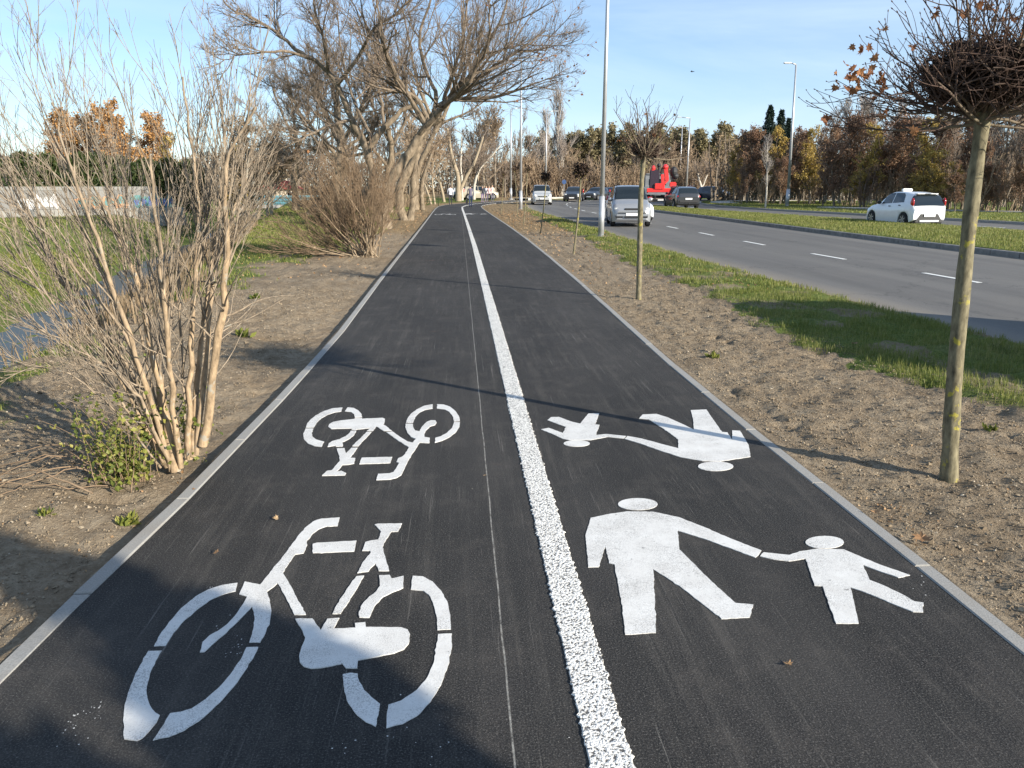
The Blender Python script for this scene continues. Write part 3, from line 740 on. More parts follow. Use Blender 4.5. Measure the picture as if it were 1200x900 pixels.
strip('far_kerb', [(p[0],p[1]) for p in ROADA[13:]], -4.2, -3.97, .07, M['kerb'], 60, thick=.25)['kind'] = 'structure'
strip('pavement', [(60,20),(46,32),(36,43.5),(31,50),(27,57)], -.8, .8, .16, M['pave'], 60, thick=.2)['kind'] = 'structure'
strip('pavement', [(24.5,70),(25.5,76),(29,81),(36,84),(60,86),(120,87)], -.9, .9, .16, M['pave'], 60, thick=.2)['kind'] = 'structure'
strip('pavement', [(7.5,96),(11,104),(18,109.5),(30,111),(60,111.5),(140,111)], -.9, .9, .2, M['pave'], 60, thick=.3)['kind'] = 'structure'
def dashes():
    c = smooth_line(ROADA, 2000); d = np.concatenate([[0],np.cumsum(np.linalg.norm(np.diff(c,axis=0),axis=1))])
    y0 = np.interp(13.38, c[:,1], d); first = None; i = 0
    s = y0 - 4.62*3
    while s < d[-1]-40:
        L = 1.63
        a = np.array([np.interp(s,d,c[:,0]),np.interp(s,d,c[:,1])]); b_ = np.array([np.interp(s+L,d,c[:,0]),np.interp(s+L,d,c[:,1])])
        t = (b_-a)/np.linalg.norm(b_-a); n = np.array([t[1],-t[0]])*.06
        off = np.array([t[1],-t[0]])*(-.42)
        mid = (a+b_)/2+off
        if first is None:
            mb = MB(); V = [(-.06,-L/2,0),(.06,-L/2,0),(.06,L/2,0),(-.06,L/2,0),(-.057,-L/2+.01,.003),(.057,-L/2+.01,.003),(.057,L/2-.01,.003),(-.057,L/2-.01,.003)]
            mb.add(V, quads=[(0,1,5,4),(1,2,6,5),(2,3,7,6),(3,0,4,7),(4,5,6,7)])
            o = mb.build('lane_dash', M['lane_paint'], smooth=False); first = o
            tag(o, 'short white painted dash between the two lanes of the near carriageway', 'lane marking', 'dashes between the lanes of the near carriageway')
        else:
            o = first.copy(); COL.objects.link(o)
        o.location = (mid[0], mid[1], -.046); o.rotation_euler = (0,0,math.atan2(t[1],t[0])-math.pi/2)
        s += 4.62; i += 1
        if c[np.searchsorted(d,s)-1,1] > 96 : break
    c = smooth_line(ROADB, 2000); d = np.concatenate([[0],np.cumsum(np.linalg.norm(np.diff(c,axis=0),axis=1))])
    s = np.interp(27, c[:,1], d)
    while s < np.interp(70, c[:,1], d):
        a = np.array([np.interp(s,d,c[:,0]),np.interp(s,d,c[:,1])]); b_ = np.array([np.interp(s+1,d,c[:,0]),np.interp(s+1,d,c[:,1])]); t = b_-a
        o = first.copy(); COL.objects.link(o); o.location = (a[0],a[1],-.041); o.rotation_euler = (0,0,math.atan2(t[1],t[0])-math.pi/2)
        tag(o, 'short white painted dash on the far carriageway beyond the grass median', 'lane marking', 'dashes on the far carriageway'); s += 5.2
dashes()

# stream
def stream():
    ys = np.concatenate([np.arange(-35,140,1.5)]); mb = MB(); V = []
    for y in ys: V += [(STREAM(y)-3.2,y,-1.675),(STREAM(y)+3.2,y,-1.675)]
    i = np.arange(len(ys)-1)*2; mb.add(V, quads=np.stack([i,i+1,i+3,i+2],1))
    mb.build('stream', M['water'], smooth=False)['kind'] = 'structure'
stream()

# ------------------------------------------------------------------ clods, grass, litter
def scatter(n, x0, x1, y0, y1, rng, power=1.0):
    u = rng.random(n)**power; y = y0+(y1-y0)*u; x = rng.uniform(x0, x1, n); return x, y
def clods():
    rng = np.random.default_rng(3); mb = MB()
    xs = []; ys = []; sz = []
    for (x0,x1,y0,y1,n,p) in ((-4.2,-1.75,2.2,13,34000,1.5),(2.12,4.4,2.2,13,46000,1.6),(-6,-1.8,13,30,3500,1.3),(2.3,4.2,13,30,5000,1.3)):
        x,y = scatter(n,x0,x1,y0,y1,rng,p)
        ok = (x < XL(y)-.12)|((x > XR(y)+.11)&(x < GS(y)+rng.uniform(-.1,.4,n))); x=x[ok]; y=y[ok]
        xs.append(x); ys.append(y); sz.append(rng.gamma(1.3,.0019,len(x))+.0016+y*.00018)
    x = np.concatenate(xs); y = np.concatenate(ys); s = np.clip(np.concatenate(sz), .0025, .024)
    z = height(x,y)+s*.25
    O = np.array([(1,0,0),(-1,0,0),(0,1,0),(0,-1,0),(0,0,1),(0,0,-1)],float)
    N_ = len(x); V = O[None]*s[:,None,None]*rng.uniform(.55,1.35,(N_,6,1)) + rng.normal(0,.2,(N_,6,3))*s[:,None,None]
    V[...,2] *= .75
    V += np.stack([x,y,z],-1)[:,None,:]
    Fc = np.array([(0,2,4),(2,1,4),(1,3,4),(3,0,4),(2,0,5),(1,2,5),(3,1,5),(0,3,5)])
    T = (np.arange(N_)[:,None,None]*6+Fc[None]).reshape(-1,3)
    a = np.clip(rng.beta(2,2.2,N_),0,.93); a = np.where(rng.random(N_)<.03, 1.0, a)
    mb.add(V.reshape(-1,3), tris=T, at=np.repeat(a,6))
    tag(mb.build('soil_clods', M['clod'], smooth=False), 'crumbly lumps of dry soil strewn beside the path', 'soil', kind='stuff')
clods()

def blades(name, x, y, z, h, rng, label, w=.0035, cat='grass', m=None, lean=.35, tone=(0,1)):
    n = len(x); mb = MB(); h = h*rng.uniform(.5,1.25,n)
    a = rng.uniform(0,2*math.pi,n); l = rng.normal(0,lean,n)
    dx = np.cos(a); dy = np.sin(a); wx = -dy*w*rng.uniform(.6,1.4,n); wy = dx*w*rng.uniform(.6,1.4,n)
    bend = np.abs(l)*h
    P0 = np.stack([x,y,z-.01],1)
    V = np.stack([P0+np.stack([wx,wy,0*x],1), P0-np.stack([wx,wy,0*x],1),
                  P0+np.stack([wx*.8+dx*bend*.35, wy*.8+dy*bend*.35, h*.55],1), P0+np.stack([-wx*.8+dx*bend*.35,-wy*.8+dy*bend*.35,h*.55],1),
                  P0+np.stack([dx*bend, dy*bend, h*(1-.15*np.abs(l))],1)],1)
    i = np.arange(n)[:,None]*5
    at = np.clip(rng.uniform(tone[0],tone[1],n)*.75+.25*vnoise(x,y,.6,31),0,1)
    mb.add(V.reshape(-1,3), quads=i+np.array([[0,1,3,2]]), tris=i+np.array([[2,3,4]]), at=np.repeat(at,5))
    return tag(mb.build(name, m or M['grass'], smooth=False), label, cat, kind='stuff')
def grasses():
    rng = np.random.default_rng(8)
    X=[];Y=[];H=[];W=[]
    for (y0,y1,n,w,hh) in ((2.5,12,72000,.0024,.062),(12,26,42000,.0055,.062),(26,60,26000,.012,.065)):
        y = rng.uniform(y0,y1,n); x = rng.uniform(3.3,6.6,n)
        cl = vnoise(x,y,.28,41)*.6+vnoise(x,y,.09,42)*.4
        edge = GS(y)+ (vnoise(x,y,.35,43)-.5)*.55
        cl2 = vnoise(x,y,.7,47)
        ok = (x>edge)&(x<RN(y)-.04+(cl-.5)*.12)&(cl*.7+cl2*.3>.36+rng.uniform(0,.22,n))
        thin = 1-.8*sstep(38,52,y); ok &= rng.random(n)<thin
        X.append(x[ok]);Y.append(y[ok]);H.append(hh*(.5+cl[ok]*1.2)); W.append(np.full(ok.sum(),w))
    x=np.concatenate(X);y=np.concatenate(Y)
    blades('grass', x, y, height(x,y), np.concatenate(H), rng, 'green grass verge between the bare soil and the road', np.concatenate(W))
    # median
    ys, xa, xb = MED; n = 90000; y = 17+ (84-17)*rng.random(n)**1.5; a = np.interp(y,ys,xa)+.2; b_ = np.interp(y,ys,xb)-.2
    u = rng.random(n); x = a+(b_-a)*u; cl = vnoise(x,y,.5,44)
    blades('grass', x, y, .09+.05*np.sin(np.pi*u), .05+.07*cl, rng, 'short yellowish grass on the central reservation', .004+y*.00022, tone=(.35,.95))
    # far verge
    n = 30000; B = smooth_line(ROADB, 300); o = np.argsort(B[:,1]); y = rng.uniform(28,84,n); x = np.interp(y,B[o,1],B[o,0])+3.3+rng.random(n)**1.3*14
    blades('grass', x, y, np.full(n,.09), np.full(n,.09), rng, 'grass strip beyond the far carriageway in front of the trees', .018, tone=(.3,.9))
    # left side
    X=[];Y=[]
    for (x0,x1,y0,y1,n) in ((-9,-1.8,2.5,14,60000),(-16,-1.9,14,36,90000),(-40,-3,20,66,90000),(-24,-8,6,30,40000)):
        y = rng.uniform(y0,y1,n); x = rng.uniform(x0,x1,n); g,_ = surface(x,y,np.full(n,20.))
        s = STREAM(y); ok = (rng.random(n)*.9+.08 < g-.28)&(np.abs(x-s)>1.6)&(x<XL(y)-.15)
        X.append(x[ok]);Y.append(y[ok])
    x=np.concatenate(X);y=np.concatenate(Y)
    blades('grass', x, y, height(x,y), .05+.035*vnoise(x,y,.8,45)+y*.0008, rng, 'patchy green grass on the stream bank left of the path', .003+y*.00045, tone=(.15,.95))
    n = 7000; y = 8+26*rng.random(n); x = STREAM(y)+rng.uniform(1.2,4.4,n); cl = vnoise(x,y,.9,48); k_ = (cl>.42)&(x<XL(y)-2.6)
    x=x[k_]; y=y[k_]; blades('dry_weeds', x, y, height(x,y), .28+.42*vnoise(x,y,1.5,49), rng, 'dry brown weeds and stalks along the near bank of the stream', .004+y*.0004, m=M['brush'], tone=(.1,.9))
    # tall pale dead grass far left of the bend
    n = 9000; y = rng.uniform(62,90,n); x = -3.0-rng.random(n)*10
    blades('dry_grass', x, y, height(x,y), np.full(n,.8), rng, 'tall straw-coloured dead grass left of the bend', .03, m=M['brush'], tone=(.6,1))
grasses()
def litter():
    rng = np.random.default_rng(19); mb = MB(); n = 1500
    x = np.concatenate([rng.uniform(-6,-1.8,n), rng.uniform(2.2,5.2,n)]); y = np.concatenate([14+40*rng.random(n)**.8, 12+40*rng.random(n)**.8])
    ok = (x<XL(y)-.12)|(x>XR(y)+.12); x=x[ok];y=y[ok]
    for (px,py,n_,sp) in ((1055,625,60,.13),(1035,600,40,.10),(905,560,16,.2),(1010,545,12,.15),(1150,560,20,.25),(90,620,40,.35),(240,540,30,.2)):
        gx,gy = G(px,py); xx = gx+rng.normal(0,sp,n_); yy = gy+rng.normal(0,sp,n_); k_ = (xx<XL(yy)-.12)|(xx>XR(yy)+.12)
        cards(mb, np.stack([xx[k_],yy[k_],height(xx[k_],yy[k_])+.006],1), rng.uniform(.008,.026,k_.sum()), rng=rng, aspect=.8)
    cards(mb, np.stack([x,y,height(x,y)+.012],1), .035+y*.0007, rng=rng, aspect=.8)
    tag(mb.build('leaf_litter', M['fallen'], smooth=False), 'brown fallen leaves scattered over soil beyond the first trees', 'leaf litter', kind='stuff')
litter()
def fallen_leaves():
    rng = np.random.default_rng(4)
    L = [((327,609),.045,'small pale curled leaf lying on the path above the large bicycle',1),((250,650),.05,'buff leaf lying on the path left of the large bicycle handlebar',1),
         ((570,558),.035,'small leaf lying beside the seam between the symbols',1),((928,782),.045,'light brown leaf lying under the large child symbol',1),
         ((1012,540),.075,'orange maple leaf lying on soil left of the near trunk',0),((1080,640),.08,'large russet leaf curled beside the right kerb',0),
         ((1026,606),.045,'orange leaf fragment lying against the right kerb',0),((1004,407),.07,'red-brown leaf lying in the grass verge',0),((225,575),.03,'tiny dry leaf lying beside the left kerb',1)]
    for (px, s, lab, onp) in L:
        x, y = G(*px); z = .008 if onp else float(height(np.array([x]),np.array([y]))[0])+.03
        mb = MB(); maple_leaf(mb, np.array([x,y,z]), s*(.8 if onp else 1.1), rng, flat=True)
        o = mb.build('fallen_leaf', M['fallen'], smooth=False); tag(o, lab, 'leaf', 'fallen leaves lying about the path')
fallen_leaves()
#PART2
# ------------------------------------------------------------------ street trees
def gz(x, y): return float(height(np.array([float(x)]), np.array([float(y)]), False)[0])
def to_local(P, o): return P - np.array(o)[None,None,:]
def street_tree(label, base, trunk, r0, r1, crown_r, nprim, nest, leaves, up, seed, big=True, nch=7):
    rng = np.random.default_rng(seed)
    b = (base[0], base[1], gz(*base)-.02)
    root = empty('street_tree', b, 0, label, 'tree', 'young standard trees planted beside the path')
    T, R = poly([b]+trunk, r0, r1, 22 if big else 10)
    R = R*(1+rng.normal(0,.035,R.shape)); R[0,0] *= 1.12; R[0,-1] *= 1.2; R[0,-2]*=1.1
    mb = MB(); tubes(mb, to_local(T,b), R, 14 if big else 8, at=np.full(R.shape,.05))
    top = T[0,-1]
    # pruned knuckles on top of the trunk
    mb.build('trunk', M['bark_young'], root)
    cb = MB()
    n = nprim; az = np.arange(n)*2.39996+rng.uniform(0,.5,n); el = rng.uniform(-.05,1.35,n)**1.0
    el = np.where(rng.random(n)<.5, rng.uniform(-.08,.32,n), el)
    if nch < 7: el = np.where(np.arange(n)%4==0, rng.uniform(.25,.5,n), rng.uniform(.65,1.45,n))
    d = np.stack([np.cos(az)*np.cos(el), np.sin(az)*np.cos(el), np.sin(el)],1)
    L = crown_r*rng.uniform(.65,1.0,n)
    P0 = np.repeat(top[None],n,0)+rng.normal(0,r1*.5,(n,3)) - np.array([0,0,1])*rng.uniform(0,.05,n)[:,None]
    k = crown_r/.8
    P, Rr = grow(P0, d, L, np.full(n,.0085*k*(1.6 if nch<7 else 1))*rng.uniform(.7,1.2,n), np.full(n,.0022*k*(1.5 if nch<7 else 1)), 7, .09, .03, rng)
    tubes(cb, to_local(P,b), Rr, 6)
    p, nd, l, r, _ = spawn(P,Rr,L, nch, .12,.98,(.35,.95),(.35,.6),.7, rng=rng, upb=up)
    P2,R2 = grow(p,nd,l,np.clip(r,.0022*k*(1.5 if nch<7 else 1),.006*k*(1.3 if nch<7 else 1)),np.full(len(l),.0016*k*(1.5 if nch<7 else 1)),5,.10,.05,rng); tubes(cb,to_local(P2,b),R2,5 if big else 4)
    if True:
        p, nd, l, r, _ = spawn(P2,R2,l,3 if nch>5 else 1,.2,1.,(.4,.9),(.3,.6),.7,rng=rng,upb=up)
        P3,R3 = grow(p,nd,l,np.clip(r,.0016,.003),np.full(len(l),.0012),4,.12,.06,rng); tubes(cb,to_local(P3,b),R3,4)
        # swollen buds at the twig ends
        ends = np.concatenate([P2[:,-1],P3[:,-1]]); dd = unit(np.concatenate([P2[:,-1]-P2[:,-2],P3[:,-1]-P3[:,-2]]))
        BP = np.stack([ends, ends+dd*.006, ends+dd*.014],1); BR = np.tile(np.array([[.0018,.0034,.0006]]),(len(ends),1)); tubes(cb,to_local(BP,b),BR,5)
        allends = ends
    crown = cb.build('crown', M['bark_twig'], root)
    if nest:
        nb = MB(); c = top+np.array([nest[0],nest[1],nest[2]]); nr = np.array(nest[3])
        m_ = nest[4]; q = unit(rng.normal(0,1,(m_,3)))*rng.random((m_,1))**.4
        P0 = c+q*nr; d = unit(np.cross(q, rng.normal(0,1,(m_,3)))+rng.normal(0,.3,(m_,3))); d[:,2]*=.45
        P4,R4 = grow(P0-d*nr[0]*.35, d, nr[0]*rng.uniform(.5,1.1,m_), rng.uniform(.0018,.0045,m_)*k, np.full(m_,.001), 5,.22,0,rng)
        tubes(nb,to_local(P4,b),R4,4)
        q = unit(rng.normal(0,1,(nest[5],3)))*rng.random((nest[5],1))**.5
        cards(nb, to_local((c+q*nr*.85)[None],b)[0], rng.uniform(.03,.075,nest[5])*k, mat=1, rng=rng, droop=.3, aspect=.8)
        nb.build('withered_twig_tangle', [M['bark_twig'],M['dark_leaf']], root, smooth=False)
    lb = MB(); pick = allends[rng.choice(len(allends), leaves, replace=False)]
    for q in pick:
        for _ in range(rng.integers(1,4)): maple_leaf(lb, q-np.array(b)+rng.normal(0,.02,3)-np.array([0,0,.02]), rng.uniform(.035,.065)*(1 if big else 1.5), rng)
    if base[1]<6:
        for (px,py,n_) in ((1000,82,10),(1006,95,7),(1012,55,5),(992,92,5),(1030,78,6),(1028,92,6),(1040,130,2)):
            c = np.array(AT(px,py,base[1]))
            for _ in range(n_): maple_leaf(lb, c-np.array(b)+rng.normal(0,.028,3), rng.uniform(.035,.06), rng)
    lb.build('dead_leaves', M['dead_leaf'], root, smooth=False)
    return root
def A3(px,py,Y): return AT(px,py,Y)
street_tree('nearest maple with a lichen-spotted leaning trunk and a dark tangle in its crown', (2.825,4.03),
    [A3(1118,450,4.03),A3(1129,330,4.03),A3(1141,220,4.03),A3(1153,132,4.03)], .0455,.0320,.86,44,(.0,.0,.19,(.33,.33,.16),1000,2600),26,.35,21)
street_tree('second maple from the viewer, bare upright shoots over a brown tuft', (2.68,11.43),
    [A3(750,280,11.43),A3(751,230,11.43),A3(754,186,11.43)], .042,.034,.86,22,(0,0,.13,(.27,.27,.13),130,190),10,1.2,22,nch=5)
def small_street_tree(label, base, px_top, seed, r=.02, cr=.26, dense=300):
    rng = np.random.default_rng(seed); b = (base[0],base[1],gz(*base)-.02)
    root = empty('street_tree', b, 0, label, 'tree', 'young standard trees planted beside the path')
    top = A3(px_top[0],px_top[1],base[1]); mid = ((b[0]+top[0])/2+.02,b[1],(b[2]+top[2])/2)
    T,R = poly([b,mid,top], r, r*.8, 9); mb = MB(); tubes(mb,to_local(T,b),R,8,at=np.full(R.shape,.05)); mb.build('trunk', M['bark_young'], root)
    cb = MB(); c = np.array(top)+np.array([0,0,cr*.55]); m_ = 110
    q = unit(rng.normal(0,1,(m_,3))); q[:,2] = q[:,2]*.9+.25
    P,R = grow(np.repeat(np.array(top)[None],m_,0), q, cr*rng.uniform(.7,1.25,m_), np.full(m_,.008), np.full(m_,.004),4,.2,.08,rng); tubes(cb,to_local(P,b),R,4)
    q = unit(rng.normal(0,1,(dense,3)))*rng.random((dense,1))**.5
    cards(cb, c+q*cr*.75-np.array(b), .07, mat=1, rng=rng, aspect=.9)
    cb.build('crown', [M['bark_young'],M['dark_leaf']], root, smooth=False)
small_street_tree('third maple from the viewer, thin leaning trunk under a small round dark tuft', (2.82,19.25), (681,206), 31, .026,.26,420)
small_street_tree('fourth maple from the viewer, slender stem with a small tuft before the silver van', (2.81,27.3), (640,211), 32, .022,.24,260)
small_street_tree('fifth maple from the viewer, thin pale stem between the two tall lamp posts', (2.80,34.4), (618,200), 33, .022,.2,60)
small_street_tree('distant thin sapling right of the path bend, second from the far end', (3.25,44.0), (603,200), 34, .022,.2,40)
small_street_tree('farthest thin sapling right of the path bend', (2.52,48.0), (590,206), 35, .024,.2,40)

# ------------------------------------------------------------------ big shrub by the left kerb
def shrub_near():
    rng = np.random.default_rng(77); b = (-1.95,4.5,-.06)
    root = empty('tall_shrub', b, 0, 'tall leafless many-stemmed shrub with orange bark beside the left kerb', 'shrub')
    Y0 = 4.5
    def L(pts, r0, r1, dy=(0,0)):
        n = len(pts); ys = np.linspace(dy[0],dy[1],n)
        return poly([A3(x,y,Y0+w) for (x,y),w in zip(pts,ys)], r0, r1, 20, .004)
    stems = [
     L([(206,553),(192,480),(180,420),(165,350),(140,280),(110,220)], .030,.006,(0,.3)),
     L([(212,548),(203,480),(196,400),(190,330),(182,250),(176,180)], .020,.006,(.0,-.2)),
     L([(222,538),(222,450),(226,370),(230,300),(232,230),(222,160),(214,90)], .019,.005,(0,.1)),
     L([(230,533),(240,440),(246,370),(250,300),(258,235),(262,170),(258,100)], .016,.005,(0,.3)),
     L([(237,522),(250,440),(262,350),(266,285),(262,235),(268,180),(300,125)], .027,.006,(0,-.1)),
     L([(226,535),(233,430),(243,345),(262,280),(282,225),(300,160)], .020,.005,(0,.5)),
     L([(200,552),(170,480),(140,440),(100,415),(45,385)], .020,.005,(0,-.3)),
     L([(196,548),(160,460),(120,390),(80,330),(30,285)], .022,.005,(0,.2)),
     L([(198,545),(165,440),(130,350),(100,280),(75,220)], .024,.006,(0,.6)),
     L([(192,545),(150,480),(120,440),(70,400),(10,370)], .015,.004,(0,.4)),
     L([(204,548),(182,430),(165,330),(150,250),(150,190)], .017,.005,(.1,.8)),
     L([(188,548),(150,500),(105,455),(60,430),(5,440)], .012,.003,(0,-.5)),
     L([(200,545),(160,420),(100,330),(40,260),(-30,210)], .018,.005,(0,.1)),
     L([(200,545),(150,430),(80,360),(10,320),(-60,290)], .016,.005,(0,.7)),
     L([(196,548),(130,420),(70,320),(20,230),(-10,150)], .016,.004,(0,.5)),
     L([(200,545),(155,400),(115,290),(85,200),(60,120)], .016,.004,(0,-.2)),
     L([(198,548),(120,440),(50,340),(-10,250)], .014,.004,(.1,-.4)),
     L([(200,548),(160,370),(135,270),(118,190),(100,130)], .015,.004,(.2,.9)),
     L([(236,330),(255,330),(258,300),(290,250),(320,200)], .010,.004,(.1,.0)),
     L([(218,545),(214,430),(210,330),(205,250),(196,180)], .015,.005,(.2,.5)),
    ]
    mb = MB(); P = np.concatenate([s[0] for s in stems]); R = np.concatenate([s[1] for s in stems])
    R = R*(1+rng.normal(0,.07,R.shape)); P = P.copy(); P[:,1:-1] += rng.normal(0,.0035,P[:,1:-1].shape); R[6:14,:] *= .62; R[16:,:] *= .6; tubes(mb,to_local(P,b),R,9)
    mb.build('stem', M['bark_shrub'], root)
    sh = MB(); Ls = np.linalg.norm(P[:,-1]-P[:,0],axis=1)
    # long whippy shoots
    p,nd,l,r,idx = spawn(P,R,Ls,15,.28,.98,(.12,.5),(.26,.50),.5,rng=rng,upb=.35,flat=.1)
    P2,R2 = grow(p,nd,l,np.clip(r,.0026,.0058),np.full(len(l),.0013),8,.05,.04,rng); tubes(sh,to_local(P2,b),R2,5)
    p,nd,l3,r,_ = spawn(P2,R2,l,5,.2,.97,(.2,.55),(.25,.6),.6,rng=rng,upb=.4)
    P3,R3 = grow(p,nd,l3,np.clip(r,.0016,.003),np.full(len(l3),.001),6,.06,.04,rng); tubes(sh,to_local(P3,b),R3,4)
    p,nd,l4,r,_ = spawn(P3,R3,l3,2,.25,.95,(.25,.7),(.25,.55),.6,rng=rng,upb=.3)
    P4,R4 = grow(p,nd,l4,np.clip(r,.0012,.0025),np.full(len(l4),.0009),4,.08,.03,rng); tubes(sh,to_local(P4,b),R4,3)
    # crossing side branches low down
    p,nd,l5,r,_ = spawn(P,R,Ls,4,.12,.4,(.6,1.1),(.18,.35),.35,rng=rng)
    P5,R5 = grow(p,nd,l5,np.clip(r,.003,.007),np.full(len(l5),.0015),7,.12,.04,rng); tubes(sh,to_local(P5,b),R5,5)
    sh.build('shoots', M['bark_shrub'], root)
    # low dead canes lying over the soil to the left
    dc = MB(); 
    for i in range(9):
        x0,y0 = -2.05+rng.normal(0,.06), 4.35+rng.normal(0,.1)
        a = math.pi+rng.uniform(-.35,.45); Lh = rng.uniform(.5,1.25)
        pts = [(x0,y0,.0),(x0+math.cos(a)*Lh*.35,y0+math.sin(a)*Lh*.35,rng.uniform(.04,.16)),(x0+math.cos(a)*Lh*.7,y0+math.sin(a)*Lh*.7+rng.normal(0,.05),rng.uniform(.03,.13)),(x0+math.cos(a)*Lh,y0+math.sin(a)*Lh+rng.normal(0,.1),.0)]
        q,rr = poly(pts,.0055*rng.uniform(.6,1.2),.002,14,.006); tubes(dc,to_local(q,b),rr,5)
    dc.build('low_canes', M['bark_yellow'], root)
shrub_near()
def creeper():
    rng = np.random.default_rng(13); b = (-2.02,4.36,-.06)
    n = 70; root = empty('leafy_creeper', b, 0, 'green and yellow leafy creeper climbing round the foot of the tall shrub', 'plant')
    mb = MB(); n = 62
    P0 = np.array([-2.0,4.38,-.03])+rng.normal(0,1,(n,3))*np.array([.065,.06,0]); d = rng.normal(0,.16,(n,3)); d[:,2]=1
    P,R = grow(P0,d,rng.uniform(.15,.60,n),np.full(n,.003),np.full(n,.001),7,.16,-.02,rng); tubes(mb,to_local(P,b),R,4)
    st = P[:,1:].reshape(-1,3); q = np.repeat(st,3,0)+rng.normal(0,.022,(len(st)*3,3))
    ok = q[:,2]>-.03; q=q[ok]
    cards(mb, q-np.array(b), rng.uniform(.016,.038,len(q)), mat=1, rng=rng, aspect=.85, droop=.2)
    # a few leaves between the right-hand stems
    q = np.array([-1.72,4.6,.2])+rng.normal(0,1,(260,3))*np.array([.09,.09,.13]); q=q[q[:,2]>-.03]
    cards(mb, q-np.array(b), rng.uniform(.018,.04,len(q)), mat=1, rng=rng, aspect=.85)
    mb.build('foliage', [M['bark_yellow'],M['weed']], root, smooth=False)
creeper()
def weeds():
    rng = np.random.default_rng(14)
    for (px, r, lab) in (((150,603),.07,'small green weed on the soil left of the nearest kerb'),((55,600),.05,'small weed with few leaves near the left edge of the view'),
                         ((1095,730),.03,'tiny green grass tuft against the right kerb'),((835,418),.08,'pale green weed on the bare soil before the second maple'),
                         ((1160,505),.06,'low weed behind the nearest trunk'),((160,345),.09,'grey-green weed on soil behind the tall shrub'),((285,395),.12,'low green weed patch midway between the two shrubs'),((300,350),.1,'low green weed just before the far shrub shadow')):
        x,y = G(*px); b = (x,y,gz(x,y)); mb = MB(); n = 40
        P0 = np.zeros((n,3))+rng.normal(0,r*.3,(n,3))*np.array([1,1,0]); q = unit(rng.normal(0,1,(n,3))+np.array([0,0,.8]))
        cards(mb, P0, r*rng.uniform(.5,1.1,n), rng=rng, aspect=.45, droop=-1.2)
        o = mb.build('weed', M['weed'], smooth=False); o.location = b; tag(o, lab, 'weed')
weeds()

# ------------------------------------------------------------------ osier shrub further along
def shrub_mid():
    rng = np.random.default_rng(5); b = (-2.27,19.1,-.05)
    root = empty('osier_shrub', b, 0, 'fan-shaped leafless yellow-brown shrub beside the path at mid distance', 'shrub')
    mb = MB(); n = 105
    tx = rng.uniform(-1.95,.95,n); tx = np.where(rng.random(n)<.25, rng.uniform(-2.6,-1.2,n), tx)
    ty = rng.normal(0,.75,n); tz = np.clip(2.55-np.abs(tx+.1)**2.0*.42-np.abs(ty)*.35+rng.normal(0,.15,n), .4, 3)
    P0 = rng.normal(0,1,(n,3))*np.array([.13,.13,0]); d = np.stack([tx,ty,tz],1); L = np.linalg.norm(d,axis=1)*rng.uniform(.8,1.02,n)
    P,R = grow(P0,d,L,rng.uniform(.008,.019,n),np.full(n,.003),9,.085,.02,rng); tubes(mb,P,R,5)
    mb.build('stem', M['bark_yellow'], root)
    sh = MB()
    p,nd,l,r,_ = spawn(P,R,L,12,.25,1.,(.15,.65),(.2,.42),.6,rng=rng,upb=.3)
    P2,R2 = grow(p,nd,l,np.clip(r,.004,.007),np.full(len(l),.0025),5,.07,.06,rng); tubes(sh,P2,R2,4)
    p,nd,l,r,_ = spawn(P2,R2,l,4,.2,1.,(.15,.5),(.35,.6),.7,rng=rng,upb=.4)
    P3,R3 = grow(p,nd,l,np.clip(r,.003,.0045),np.full(len(l),.002),3,.08,.06,rng); tubes(sh,P3,R3,3)
    sh.build('shoots', M['bark_yellow'], root)
shrub_mid()

